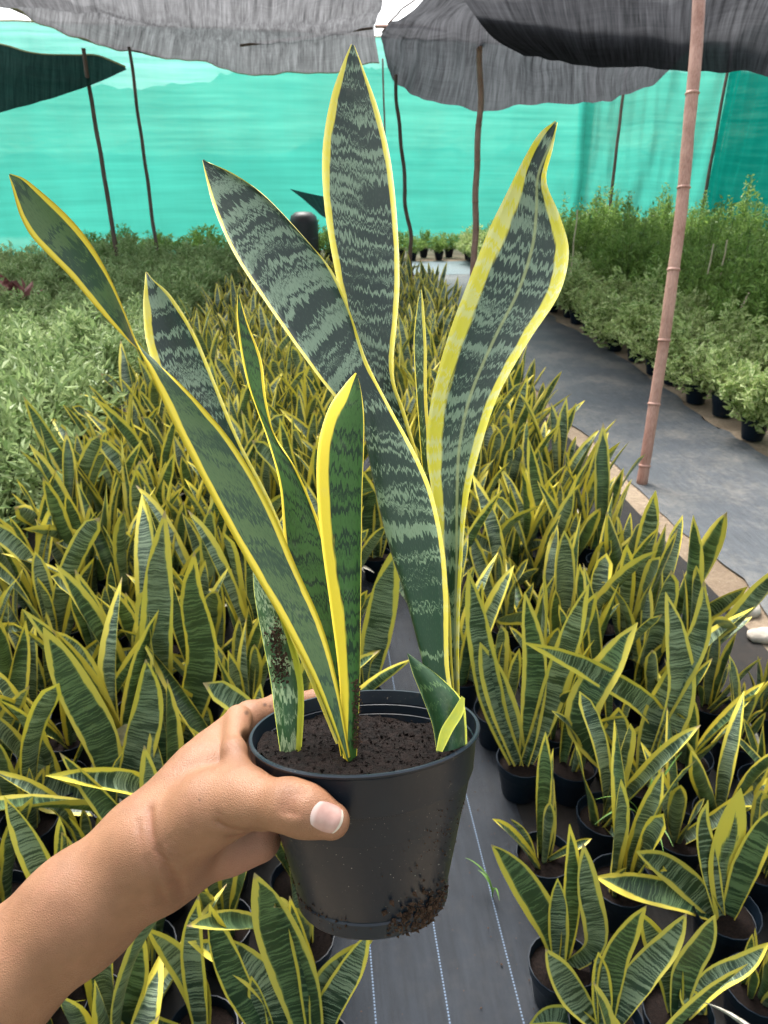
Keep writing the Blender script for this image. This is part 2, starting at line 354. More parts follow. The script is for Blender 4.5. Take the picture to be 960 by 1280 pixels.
def tube(path, rad, ns=8, caps=True):
    path = np.asarray(path, float); n = len(path); rad = np.broadcast_to(np.asarray(rad, float), (n,))
    V = []; T = np.gradient(path, axis=0); T /= np.linalg.norm(T, axis=1)[:, None]+1e-12
    ref = np.array([0, 0, 1.]) if abs(T[0][2]) < .9 else np.array([1., 0, 0])
    for i in range(n):
        a = np.cross(T[i], ref); a /= np.linalg.norm(a); b = np.cross(T[i], a)
        for k in range(ns):
            t = 2*math.pi*k/ns; V.append(path[i]+rad[i]*(math.cos(t)*a+math.sin(t)*b))
    Fc = [(i*ns+k, (i+1)*ns+k, (i+1)*ns+(k+1) % ns, i*ns+(k+1) % ns) for i in range(n-1) for k in range(ns)]
    if caps: Fc += [tuple(range(ns)), tuple(range((n-1)*ns, n*ns))[::-1]]
    return V, Fc
def lathe(prof, ns=32):
    V = []; n = len(prof)
    for r, z in prof:
        for k in range(ns):
            t = 2*math.pi*k/ns; V.append((r*math.cos(t), r*math.sin(t), z))
    Fc = [(i*ns+k, i*ns+(k+1) % ns, (i+1)*ns+(k+1) % ns, (i+1)*ns+k) for i in range(n-1) for k in range(ns)]
    return V, Fc

# ================================================================== SETTING
def sheet(name, x0, x1, y0, y1, z, mat, nx=2, ny=2, wob=0., edge=0.):
    V = []; rr = random.Random(name)
    for i in range(nx):
        for j in range(ny):
            x = x0+(x1-x0)*i/(nx-1); y = y0+(y1-y0)*j/(ny-1)
            if edge and i in (0, nx-1): x += edge*(mnoise.noise((y*1.3, i*7.1, 2.))+.5*mnoise.noise((y*5.3, i*3.1, 5.)))
            V.append((x, y, z+(wob*mnoise.noise((x*2.1, y*1.7, z*50)) if wob else 0)))
    o = link(name, mesh(name, V, grid_faces(nx, ny, flip=True), mat)); return tag(o, kind='structure')
sheet('ground', -300, 300, -300, 300, 0, M['ground'])
sheet('bed_mat_left', -1.62, .0, .3, 12.1, .006, M['mat_bed'], 12, 60, .003, .05)
sheet('bed_mat_right', .44, 1.60, .3, 10.6, .006, M['mat_bed'], 12, 60, .003, .05)
sheet('central_path', -.06, .50, -.6, 11.8, .014, M['mat_center'], 14, 160, .004, .01)
sheet('right_path', 1.72, 2.72, -.6, 14.0, .010, M['mat_right'], 16, 120, .010, .09)
sheet('cross_path', -5.5, 6.0, 12.2, 14.0, .018, M['mat_cross'], 30, 10, .004, .05)

# wooded rise beyond the nets
def mat_hill():
    g = N('wooded_hill'); p = g.pos(); a = g.noise(p, .35, 6., .65); b2 = g.noise(p, 2.2, 4., .7)
    c = g.mix(g.step(g.math('ADD', g.math('MULTIPLY', a, .6), g.math('MULTIPLY', b2, .4)), .35, .65), (.17, .21, .13), (.27, .31, .20)); b = g.bsdf(c, .9, .1); g.bump(b, b2, 1., .6); return g.done(b)
V = []; nu, nv = 260, 18
for i in range(nu):
    x = -75+150*i/(nu-1)
    for j in range(nv):
        t = j/(nv-1); top = 8.0+.4*mnoise.noise((x*.05, 3.3, 0))+.35*mnoise.noise((x*.7, 7.3, 0))+.35*mnoise.noise((x*1.9, 1.3, 0))-1.5*math.exp(-((x+13)/8)**2)
        V.append((x, 20.5+42*t**1.5+1.2*mnoise.noise((x*.3, t*5, 2.)), top*(.22+.78*t**1.3 if j else 0)+.5*mnoise.noise((x*.8, t*9, 4.))*(1 if 0 < j < nv-1 else 0)-.1*(j == 0)))
o = link('hills', mesh('hills', V, grid_faces(nu, nv), mat_hill())); tag(o, kind='structure')

# ------------------------------------------------------------------ nets and shade cloths
def drape(name, rows, mat, nu, nv, wr=.03, wfreq=1.2, label=None, cat='shade cloth', group=None, seed=0, hem=None, wdir=None):
    """rows: lists of world points; interpolated to a cloth sheet with real folds"""
    A = np.array([catmull(r, nv) for r in rows]); B = np.array([catmull(A[:, j], nu) for j in range(nv)]).transpose(1, 0, 2)
    V = B.reshape(-1, 3).copy(); du = np.gradient(B, axis=0).reshape(-1, 3); dv = np.gradient(B, axis=1).reshape(-1, 3)
    nn = np.cross(du, dv); nn /= np.linalg.norm(nn, axis=1)[:, None]+1e-9
    lu = np.zeros((nu, nv)); lu[1:] = np.cumsum(np.linalg.norm(np.diff(B, axis=0), axis=2), axis=0)
    lv = np.zeros((nu, nv)); lv[:, 1:] = np.cumsum(np.linalg.norm(np.diff(B, axis=1), axis=2), axis=1)
    lvc = np.repeat(lv[nu//2][None], nu, 0); lu = lu.ravel(); lvc = lvc.ravel()
    for k in range(len(V)):
        s = wr*(mnoise.noise((lvc[k]*wfreq, lu[k]*wfreq*.35, seed))+.5*mnoise.noise((lvc[k]*wfreq*3.1, lu[k]*wfreq*.6, seed+5.)))
        V[k] += nn[k]*s
    uvm = np.stack([lvc, lu, np.zeros_like(lu)], 1)
    c = V.mean(0); o = link(name, mesh(name, V-c, grid_faces(nu, nv), mat, attrs={'uvm': uvm}), loc=c)
    tag(o, label, cat, group)
    if hem is not None:
        G = V.reshape(nu, nv, 3)-c
        for h in hem:
            path = {'u0': G[0], 'u1': G[-1], 'v0': G[:, 0], 'v1': G[:, -1]}[h]
            v, f = tube(path, .012, 6); link('hem_rope', mesh('hem_rope', v, f, M['rope']), o)
    return o
def wall_rows(pts, top, bot=0.0, bow=.0):
    return [[(x, y, t) for (x, y), t in zip(pts, top)], [(x, y-bow, (t+bot)/2) for (x, y), t in zip(pts, top)], [(x, y, bot) for (x, y) in pts]]
drape('green_net', wall_rows([(-16, 12.5), (-9, 14.2), (-5, 15.3), (-1, 16.2), (3, 16.9), (6.0, 17.2)], [3.7, 3.75, 3.8, 3.85, 3.8, 3.75], -.02, .06), M['net'], 30, 220, .11, 1.1,
      'long translucent turquoise green net closing the back of the nursery', 'net', hem=['u0'])
drape('green_net', wall_rows([(5.75, 17.35), (6.4, 16.7), (6.9, 16.3), (7.4, 15.8), (7.95, 15.5)], [3.8, 3.7, 3.75, 3.7, 3.7], -.02, .05), M['net'], 30, 140, .16, 1.6,
      'pleated turquoise net in the right rear corner of the nursery', 'net', seed=3)
drape('green_net', wall_rows([(7.85, 15.25), (7.35, 13.9), (7.2, 12.4), (7.1, 10.5), (7.0, 8.0), (7.0, 5.0)], [3.7, 3.65, 3.6, 3.6, 3.6, 3.6], -.02, -.1), M['net_dense'], 30, 160, .15, 1.5,
      'darker green net hanging in folds along the right side', 'net', seed=8)

drape('green_net', wall_rows([(-15.5, 12.4), (-11, 9), (-8.2, 5.5), (-7.4, 0), (-7.4, -7)], [3.7]*5, -.02, .0), M['net'], 16, 60, .06, .9, 'unseen green net added on the left to cut side light', 'net', seed=21)  # unseen wall, added to cut side light and deepen contrast
drape('green_net', wall_rows([(7.0, 5.0), (7.0, -1), (7.0, -7)], [3.6]*3, -.02, .0), M['net_dense'], 16, 60, .06, .9, 'unseen green net added at the right behind the viewer to cut side light', 'net', seed=22)  # added likewise: out of view, holds back light from the right
drape('green_net', wall_rows([(-7.4, -7), (0, -7.3), (7.0, -7)], [3.6]*3, -.02, .0), M['net'], 16, 60, .06, .9, 'unseen green net added behind the viewer to block low light', 'net', seed=23)  # also added out of view, blocks light from behind the viewer
drape('shade_cloth', [
    [at(-90, -28, 11), at(0, 4, 11.2), at(105, 50, 11.6), at(200, 71, 12), at(300, 88, 12), at(400, 92, 12), at(474, 78, 12)],
    [at(-100, -62, 10), at(0, -30, 10), at(110, 18, 10.4), at(205, 40, 10.7), at(300, 56, 10.7), at(400, 50, 10.7), at(468, 36, 10.7)],
    [hz(-120, 8, 3.25), hz(0, 8, 3.2), hz(110, 8, 3.12), hz(205, 8, 3.05), hz(300, 8, 3.02), hz(400, 8, 3.06), hz(476, 8, 3.15)],
    [hz(-200, 6.6, 3.3), hz(-40, 6.6, 3.2), hz(95, 6.6, 3.12), hz(200, 6.6, 3.1), hz(300, 6.6, 3.1), hz(410, 6.6, 3.12), hz(482, 6.6, 3.2)]],
    M['cloth_grey'], 70, 110, .09, 1.6, 'wide thin grey shade cloth stretched over the left half', seed=1, hem=['u0'])
drape('shade_cloth', [
    [at(484, 72, 11.6), at(497, 106, 11.5), at(540, 126, 11.2), at(600, 135, 11), at(700, 131, 11), at(785, 120, 11.2), at(835, 88, 11.6)],
    [at(481, 52, 10.8), at(503, 76, 10.6), at(548, 94, 10.3), at(605, 100, 10.2), at(700, 103, 10.2), at(785, 96, 10.4), at(850, 72, 10.8)],
    [at(480, 36, 10), at(508, 48, 9.8), at(552, 60, 9.5), at(610, 66, 9.4), at(700, 66, 9.4), at(800, 62, 9.6), at(880, 50, 9.8)],
    [at(500, 28, 8.6), at(525, 22, 8.6), at(560, 18, 8.6), at(620, 15, 8.6), at(720, 12, 8.6), at(820, 10, 8.6), at(920, 8, 8.6)],
    [hz(540, 7, 3.1), hz(560, 7, 3.05), hz(600, 7, 3.0), hz(660, 7, 3.0), hz(760, 7, 3.0), hz(850, 7, 3.0), hz(960, 7, 3.05)]],
    M['cloth_dark'], 60, 90, .10, 1.5, 'sagging black shade cloth with a low rounded belly near the centre', seed=2)
drape('shade_cloth', [
    [at(655, 70, 8.2), at(740, 84, 8), at(830, 86, 7.8), at(900, 87, 7.6), at(980, 96, 7.4), at(1080, 104, 7.2)],
    [at(610, 40, 7.4), at(730, 48, 7.2), at(830, 50, 7.0), at(900, 50, 6.9), at(1000, 54, 6.7), at(1120, 60, 6.5)],
    [hz(560, 6, 3.0), hz(720, 6, 2.92), hz(830, 6, 2.9), hz(920, 6, 2.9), hz(1040, 6, 2.9), hz(1200, 6, 2.9)],
    [hz(540, 5, 3.05), hz(720, 5, 3.0), hz(850, 5, 2.95), hz(950, 5, 2.95), hz(1080, 5, 2.95), hz(1250, 5, 2.95)]],
    M['cloth_darker'], 60, 80, .06, 1.2, 'dark shade cloth hanging over the right side near the bamboo pole', seed=5)
drape('shade_cloth', [
    [at(-140, 30, 10.6), at(-60, 44, 10.4), at(0, 55, 10.2), at(40, 67, 10), at(85, 69, 9.9), at(120, 68, 9.8), at(156, 83, 9.7)],
    [at(-140, 96, 9.9), at(-60, 100, 9.8), at(0, 98, 9.6), at(40, 94, 9.6), at(85, 86, 9.65), at(120, 82, 9.7), at(157, 85, 9.7)],
    [at(-140, 170, 9.4), at(-60, 156, 9.3), at(0, 141, 9.2), at(40, 132, 9.3), at(85, 117, 9.4), at(120, 103, 9.6), at(158, 87, 9.7)]],
    M['cloth_green'], 30, 60, .02, 1.2, 'dark green shade cloth flap drawn to a point at upper left', seed=6, hem=['u0'])
drape('cloth_flap', [
    [at(362, 236, 14.5), at(380, 240, 14.5), at(412, 247, 14.6)], [at(380, 250, 14.4), at(392, 256, 14.4), at(414, 262, 14.5)], [at(402, 270, 14.3), at(407, 272, 14.3), at(416, 276, 14.4)]],
    M['cloth_green'], 8, 10, .01, 1., 'small dark green cloth corner hanging behind the tallest held leaf', 'shade cloth', seed=7)

# ------------------------------------------------------------------ poles
def pole(name, path, r0, r1, mat, label, joints=0, cat='pole', group=None, bend=.02, seed=0, ns=10):
    P = np.array(path, float); n = 40; C = catmull(P, n); L = np.linalg.norm(P[-1]-P[0])
    for i in range(n):
        C[i, 0] += bend*mnoise.noise((i*.16, seed, 1.))-bend*mnoise.noise((0, seed, 1.)); C[i, 1] += bend*mnoise.noise((i*.16, seed, 9.))-bend*mnoise.noise((0, seed, 9.))
    base = C[0].copy(); e = empty(name, base, label, cat, group); C -= base
    rad = np.linspace(r0, r1, n)*(1+.08*np.array([mnoise.noise((i*.7, seed, 4.)) for i in range(n)]))
    V, Fc = tube(C, rad, ns); link('culm' if joints else 'shaft', mesh('shaft', V, Fc, mat), e)
    rr = random.Random(seed)
    for k in range(joints):
        t = (k+.45+.2*rr.random())/joints; i = min(int(t*(n-1)), n-2); d = C[i+1]-C[i]; d /= np.linalg.norm(d); r = rad[i]
        p = [C[i]+d*s for s in (-.010, -.004, .0, .004, .010)]; V, Fc = tube(p, [r*.98, r*1.12, r*1.20, r*1.10, r*.98], ns, False)
        link('node_ring', mesh('node_ring', V, Fc, mat), e)
    return e
g0 = gr(802, 606); tp = at(896, -80, 3.55)
pole('bamboo_pole', [g0-np.array([0, 0, .03]), (g0+tp)/2+np.array([.012, 0, 0]), hz(890, 3.55, 3.0)], .029, .031, M['bamboo'], 'thick reddish bamboo pole standing by the right path', 8, seed=1, ns=16, bend=.012)
def post(px, py, Y, top_h, r, mat, label, name='wooden_post', joints=0, lean=(0, 0), seed=0, bend=.02, cat='pole'):
    d = FW+(px-480)/F*RT-(py-640)/F*UP; p = CAM+d*(Y/d[1]); b = np.array([p[0], p[1], -.03]); t = np.array([p[0]+lean[0], p[1]+lean[1], top_h])
    return pole(name, [b, (b+t)/2, t], r*1.1, r*.85, mat, label, joints, seed=seed, bend=bend, cat=cat)
post(147, 318, 11.4, 2.95, .030, M['stick'], 'dark crooked stick post under the green cloth point at left', seed=2, lean=(-.06, 0))
post(193, 285, 14.0, 3.35, .030, M['stick'], 'second thin dark post from the left edge', seed=3, lean=(-.05, 0))
post(517, 302, 12.0, 2.75, .030, M['stick'], 'slim crooked dark post right of the tallest held leaf', seed=4, lean=(-.30, 0), bend=.05)
post(485, 250, 15.2, 3.3, .018, M['stick'], 'faint thin rear post beside the tallest held leaf', seed=14, lean=(-.1, 0))
post(594, 305, 10.8, 3.25, .042, M['bamboo'], 'straight bamboo pole rising behind the held plant centre', 'bamboo_pole', 7, seed=5, lean=(-.05, 0), bend=.03)
post(765, 235, 15.2, 3.45, .030, M['stick'], 'slim dark post before the pleated rear corner net', seed=6)
post(881, 240, 14.2, 3.6, .03, M['stick'], 'dark corner post at the fold of the right green net', seed=7, bend=.008, lean=(.05, 0))
pole('roof_pole', [at(-90, -30, 11.05), at(0, 3, 11.25), at(108, 49, 11.65), at(205, 70, 12.05)], .035, .025, M['stick'], 'long wooden roof pole along the grey cloth edge', 0, seed=8, bend=.02)
pole('roof_pole', [at(470, 33, 10.0), at(520, 33, 9.6), at(558, 39, 9.3)], .024, .018, M['bamboo'], 'short bare stick crossing the bright gap between shade cloths', 0, seed=9, bend=.02)
pole('roof_pole', [at(478, 40, 10.2), at(500, 14, 9.6), at(535, -12, 9.0)], .014, .010, M['stick'], 'thin slanting twig against the bright roof gap', 0, seed=10, bend=.03)
pole('roof_pole', [at(300, 57, 10.55), at(380, 47, 10.55), at(466, 35, 10.5)], .018, .016, M['stick'], 'thin batten under the grey cloth left of the gap', 0, seed=11, bend=.01)
def stake(b, t, r, label, seed): pole('plant_stake', [b, (np.array(b)+np.array(t))/2, t], r, r*.8, M['stake'], label, 0, 'stake', seed=seed, bend=.01, ns=7)
sb = gr(897, 432, .15); stake(np.array([sb[0], sb[1], .0]), at(936, 366, proj(sb)[2]-.05), .009, 'pale slanted cane leaning out of the right shrubs', 31)
for (px, y0, y1, Y, lb) in ((892, 350, 305, 7.2, 'short pale upright cane left of a pair in right shrubs'), (909, 350, 300, 7.2, 'short pale upright cane right of a pair in right shrubs'), (722, 330, 262, 8.6, 'tall thin pale cane among the rear right shrubs')):
    d = FW+(px-480)/F*RT-(y1-640)/F*UP; t = CAM+d*(Y/d[1]); stake(np.array([t[0]-.01, t[1], 0]), t, .009, lb, px)

# ------------------------------------------------------------------ black barrel at the back
g = at(380, 290, 13.0); e = empty('black_barrel', (g[0], g[1], 0), 'round black barrel far behind the second tallest held leaf', 'barrel')
V, Fc = lathe([(.0, 0), (.22, 0), (.24, .05), (.25, .4), (.25, .70), (.22, .80), (.14, .86), (0, .875)], 24); link('drum', mesh('drum', V, Fc, M['black']), e)
V, Fc = lathe([(.245, .42), (.262, .44), (.245, .46)], 24); link('band', mesh('band', V, Fc, M['black']), e)

# ================================================================== SHRUBS AND TREES
def leaf_cloud(P, D, S, rr, fold=.25, wid=.45):
    """many small folded leaves: P points, D directions, S sizes -> verts, faces, per-vertex shade"""
    n = len(P); D = D/(np.linalg.norm(D, axis=1)[:, None]+1e-9)
    side = np.cross(D, rr.normal(size=(n, 3))); side /= np.linalg.norm(side, axis=1)[:, None]+1e-9
    nr = np.cross(side, D); S = S[:, None]
    V = np.empty((n, 4, 3)); V[:, 0] = P; V[:, 2] = P+D*S+nr*S*-.08
    V[:, 1] = P+D*S*.45+side*S*wid*.5+nr*S*fold*.4; V[:, 3] = P+D*S*.45-side*S*wid*.5+nr*S*fold*.4
    i = np.arange(n)*4; Fc = np.concatenate([np.stack([i, i+1, i+2], 1), np.stack([i, i+2, i+3], 1)])
    lv = np.repeat(rr.random(n), 4); return V.reshape(-1, 3), Fc, lv
def fast_mesh(name, V, Fc, mat, attrs=None, smooth=False):
    me = bpy.data.meshes.new(name); V = np.asarray(V, np.float32); Fc = np.asarray(Fc, np.int32); k = Fc.shape[1]
    me.vertices.add(len(V)); me.vertices.foreach_set('co', V.ravel()); me.loops.add(Fc.size); me.loops.foreach_set('vertex_index', Fc.ravel())
    me.polygons.add(len(Fc)); me.polygons.foreach_set('loop_start', np.arange(0, Fc.size, k, dtype=np.int32)); me.polygons.foreach_set('loop_total', np.full(len(Fc), k, np.int32))
    me.polygons.foreach_set('use_smooth', np.full(len(Fc), smooth)); me.materials.append(mat); me.update(calc_edges=True)
    for kk, arr in (attrs or {}).items():
        arr = np.asarray(arr, np.float32)
        if arr.ndim == 1: a = me.attributes.new(kk, 'FLOAT', 'POINT'); a.data.foreach_set('value', arr)
        else: a = me.attributes.new(kk, 'FLOAT_VECTOR', 'POINT'); a.data.foreach_set('vector', arr.ravel())
    return me
def shrub_mesh(seed, rx, h, z0, nst, nl, ls, mat, spiky=.5, wid=.45):
    rr = np.random.default_rng(seed); P = []; D = []; S = []; SV = []; SF = []
    for s in range(nst):
        a = rr.random()*6.283; rad = rx*math.sqrt(rr.random())*1.05; hh = h*(1-.45*(rad/rx)**2)*(.72+.45*rr.random())
        tip = np.array([rad*math.cos(a), rad*math.sin(a), z0+hh]); b = np.array([.02*math.cos(a), .02*math.sin(a), z0]); m = .5*(b+tip)+np.array([.12*rad*math.cos(a), .12*rad*math.sin(a), .10*hh])
        C = catmull([b, m, tip], 14); v, f = tube(C, np.linspace(.0035, .0012, 14), 4, False); off = len(SV); SV += v; SF += [tuple(i+off for i in q) for q in f]
        k = nl//nst; t = .10+.90*rr.random(k)**.8; idx = np.minimum((t*13).astype(int), 12); fr = t*13-idx; pp = C[idx]*(1-fr)[:, None]+C[idx+1]*fr[:, None]
        dd = rr.normal(size=(k, 3)); dd[:, 2] = dd[:, 2]*.5+.35; dd += spiky*(C[-1]-C[0])/np.linalg.norm(C[-1]-C[0])
        pp = pp+rr.normal(size=(k, 3))*.018
        P.append(pp); D.append(dd); S.append(ls*(.55+.75*rr.random(k)))
    V, Fc, lv = leaf_cloud(np.concatenate(P), np.concatenate(D), np.concatenate(S), rr, wid=wid)
    return fast_mesh('foliage', V, Fc, mat, {'lv': lv}), mesh('stem', SV, SF, M['stem'])
def pot_mesh(r, h, name='pot', ns=20, mat=None):
    rb = r*.70
    V, Fc = lathe([(0, .004), (rb*.9, .0), (rb, .003), (rb+(r-rb)*.72, h*.74), (r*.955, h*.75), (r*.985, h*.955), (r*1.02, h*.96), (r*1.025, h*.985), (r*1.015, h), (r*.985, h), (r*.965, h*.96), (r*.93, h*.75), (r*.87, h*.6)], ns)
    me = mesh(name, V, Fc, mat or M['pot']); me.set_sharp_from_angle(angle=R(30)); return me
def soil_mesh(r, z, ns=14):
    V = [(0, 0, z+.004)]; Fc = []
    for q, fr in enumerate((.35, .7, 1.0)):
        for k in range(ns):
            a = 2*math.pi*k/ns; V.append((r*fr*math.cos(a), r*fr*math.sin(a), z+.006*mnoise.noise((fr*9+k, k*1.7, r*30))))
    Fc = [(0, 1+k, 1+(k+1) % ns) for k in range(ns)]
    for q in range(2):
        for k in range(ns): a = 1+q*ns; Fc.append((a+k, a+ns+k, a+ns+(k+1) % ns, a+(k+1) % ns))
    return mesh('soil', V, Fc, M['soil'])
SHP, SHS = pot_mesh(.09, .15), soil_mesh(.083, .125)
protoL = [shrub_mesh(10+i, .27, .30+.05*(i % 3), .10, 30, 1700, .046, M['fol_left'], .45, .30) for i in range(5)]
protoV = [shrub_mesh(30+i, .23, .27+.05*(i % 3), .09, 24, 900, .052, M['fol_varieg'], .35, .48) for i in range(5)]
protoR = [shrub_mesh(50+i, .28, .48+.14*(i % 3), .10, 34, 1800, .046, M['fol_right'], .5, .36) for i in range(5)]
protoB = [shrub_mesh(70+i, .24, .34, .12, 18, 700, .055, M['fol_right'], .4, .4) for i in range(3)]
def in_view(x, y, m=90):
    px, py, z = proj((x, y, .35)); return z > .3 and -m < px < 960+m and py < 1280+m
def place_shrub(proto, x, y, s, label, cat, group, rnd):
    e = empty('potted_shrub', (x, y, .012), label, cat, group, rnd.random()*6.28)
    fo, st = proto[rnd.randrange(len(proto))]
    link('pot', SHP, e); link('soil', SHS, e); a = link('foliage', fo, e); b = link('stem', st, e)
    a.scale = b.scale = (s, s, s*(.85+.3*rnd.random())); a.location.z = b.location.z = .12*(1-s); return e
ORD = ['first', 'second', 'third', 'fourth', 'fifth', 'sixth', 'seventh', 'eighth', 'ninth', 'tenth', 'eleventh', 'twelfth', 'thirteenth', 'fourteenth', 'fifteenth', 'sixteenth', 'seventeenth', 'eighteenth', 'nineteenth', 'twentieth', 'twenty-first', 'twenty-second', 'twenty-third', 'twenty-fourth', 'twenty-fifth', 'twenty-sixth', 'twenty-seventh', 'twenty-eighth', 'twenty-ninth', 'thirtieth', 'thirty-first', 'thirty-second', 'thirty-third', 'thirty-fourth', 'thirty-fifth', 'thirty-sixth']
rnd = random.Random(5)
def shrub_bed(x0, sgn, ncol, yr, step, fn):
    """rows run away from the viewer; column 0 lies next to the path"""
    row = 0; y = yr[0]
    while y < yr[1]:
        k = 0
        for c in range(ncol):
            x = x0(y)+sgn*(c*step+(step*.4 if row % 2 and c else 0)); xx, yy = x+rnd.uniform(-.07, .07), y+rnd.uniform(-.08, .08)
            if in_view(xx, yy, 90 if sgn > 0 else 230): fn(xx, yy, row, c)
        row += 1; y += step*.92
def fL(x, y, r, c):
    if math.hypot(x+3.05, y-8.0) < .42: return
    place_shrub(protoL, x, y, 1.15+.45*rnd.random(), 'low soft green shrub, left bed, %s from the snake plants, %s row from front' % (ORD[c], ORD[r]), 'shrub', 'low soft green shrubs in the left bed', rnd)
shrub_bed(lambda y: -1.52 if y < 7 else -1.52+.10*(y-7), -1, 16, (2.55, 12.0), .47, fL)
def fR(x, y, r, c):
    if x > 6.8: return
    if c < 2: place_shrub(protoV, x, y, 1.1+.45*rnd.random(), 'pale cream-edged shrub, %s from the right path, %s row from front' % (ORD[c], ORD[r]), 'shrub', 'pale variegated shrubs by the right path', rnd)
    else: place_shrub(protoR, x, y, 1.0+.55*rnd.random(), 'feathery green shrub, right bed, %s from the right path, %s row from front' % (ORD[c], ORD[r]), 'shrub', 'feathery green shrubs in the right bed', rnd)
shrub_bed(lambda y: 2.74+.015*y, 1, 10, (3.0, 14.3), .46, fR)
def fB(x, y, r, c):
    place_shrub(protoB, x, y, .9+.4*rnd.random(), 'small far shrub before the back net, %s from the left, %s row' % (ORD[c], ORD[r]), 'shrub', 'far shrubs before the back net', rnd)
shrub_bed(lambda y: -4.6, 1, 20, (14.25, 14.8), .5, fB)
# dusky red plant at the left edge
e = empty('red_leaf_plant', (-3.02, 8.0, .012), 'dusky red broad-leaved potted plant at the left edge', 'plant')
fo, st = shrub_mesh(99, .24, .42, .14, 12, 90, .17, M['fol_red'], .2, .5); link('pot', SHP, e); link('soil', SHS, e); link('foliage', fo, e); link('stem', st, e)
d = FW+(3-480)/F*RT-(412-640)/F*UP; p = CAM+d*(7.6/d[1]); V, Fc = tube([(0, 0, -.02), (0, 0, .35), (0, 0, .72)], [.035, .034, .033], 10)
o = link('wooden_post', mesh('wooden_post', V, Fc, M['bamboo']), loc=(p[0]-.02, p[1], 0)); tag(o, 'short reddish stump post at the far left edge', 'post')

def tree(x, y, h, cr, seed, label):
    rr = np.random.default_rng(seed); e = empty('tree', (x, y, 0), label, 'tree'); V = []; Fc = []
    C = catmull([(0, 0, -.1), (.1*rr.normal(), .1, h*.3), (.25*rr.normal(), .1, h*.75)], 12); v, f = tube(C, np.linspace(.2, .07, 12), 8); V += v; Fc += f
    cs = []
    for k in range(8):
        b = C[5+k % 6]; a = rr.random()*6.28; t = b+np.array([math.cos(a)*cr*.7, math.sin(a)*cr*.7, h*.12+h*.25*rr.random()]); v, f = tube(catmull([b, (b+t)/2+np.array([0, 0, .2]), t], 7), np.linspace(.07, .02, 7), 5); off = len(V); V += v; Fc += [tuple(i+off for i in q) for q in f]; cs.append(t)
    cs.append(C[-1]+np.array([0, 0, h*.1])); link('trunk', mesh('trunk', V, Fc, M['bark']), e)
    P = []
    for c in cs:
        q = rr.normal(size=(420, 3)); q /= np.linalg.norm(q, axis=1)[:, None]; P.append(c+q*(cr*.48*(rr.random(420)**.4))[:, None]*np.array([1, 1, .8]))
    P = np.concatenate(P); D = rr.normal(size=P.shape); v, f, lv = leaf_cloud(P, D, .16+.18*rr.random(len(P)), rr, wid=.6); link('crown', fast_mesh('crown', v, f, M['fol_tree'], {'lv': lv}), e)
tree(-11.5, 19.5, 6.0, 2.6, 200, 'hazy tree over the net top at the upper left corner')

# ================================================================== SNAKE PLANT FIELD
def leaf_grid(n, m, L, W, bend, twist, cup, tipsharp=1.9, seed=0, wave=.0, margin=.0065, base=.5, wid_at=.5):
    """a blade rising from the origin; returns verts, faces, lf"""
    V = []; A = []; ang = 0.; p = np.zeros(3); off = seed*1.37
    ds = L/(n-1)
    for i in range(n):
        s = i/(n-1)
        wd = W*(base+(1-base)*min(1, s/wid_at)**.8) if s < wid_at else W*max(0., 1-((s-wid_at)/(1-wid_at))**tipsharp)
        wd = max(wd, .0008)
        th = bend*s**1.5+wave*math.sin(s*5+seed)
        t = np.array([0, math.sin(th), math.cos(th)]); nn = np.array([0, -math.cos(th), math.sin(th)])
        if i: p = p+t*ds
        tw = twist*s; X = np.array([1., 0, 0]); sd = X*math.cos(tw)+nn*math.sin(tw); nw = -X*math.sin(tw)+nn*math.cos(tw)
        cu = cup*(1.5-1.1*s)
        for j in range(m):
            q = -1+2*j/(m-1)
            V.append(p+sd*(q*wd*.5)*math.sqrt(max(.05, 1-.5*cu*cu*q*q))+nw*(cu*wd*.5*q*q)); A.append((q*wd*.5+.0, L*s+off, (1-abs(q))*wd*.5/margin))
    return V, grid_faces(n, m), A
rl = random.Random(11); LEAF = []
for i in range(22):
    L = rl.uniform(.36, .56); W = rl.uniform(.054, .076); big = i % 4 != 3
    if not big: L = rl.uniform(.20, .31); W = rl.uniform(.038, .052)
    V, Fc, A = leaf_grid(13, 7, L, W, rl.choice((rl.uniform(.0, .3), rl.uniform(.2, .7))), rl.uniform(-1.5, 1.5), rl.uniform(.35, .95), (12. if i in (5, 14) else rl.uniform(2.4, 4.2)), i, rl.uniform(-.10, .10), W*rl.uniform(.12, .17), rl.uniform(.5, .72), rl.uniform(.35, .55))
    LEAF.append((mesh('leaf', V, Fc, M['leaf_field' if i % 3 else 'leaf_field_b'], attrs={'lf': A, 'tt': np.repeat(np.linspace(0, 1, 13), 7)}), L))
DEAD = []
for i in range(3):
    V, Fc, A = leaf_grid(12, 5, rl.uniform(.18, .28), .022, rl.uniform(1.6, 2.6), rl.uniform(-2, 2), 1.1, 2., i, .2); DEAD.append(mesh('leaf', V, Fc, M['dead']))
PP = [pot_mesh(.066, .115), pot_mesh(.070, .12)]; PS = soil_mesh(.0615, .092)
cells = []
rf = random.Random(23)
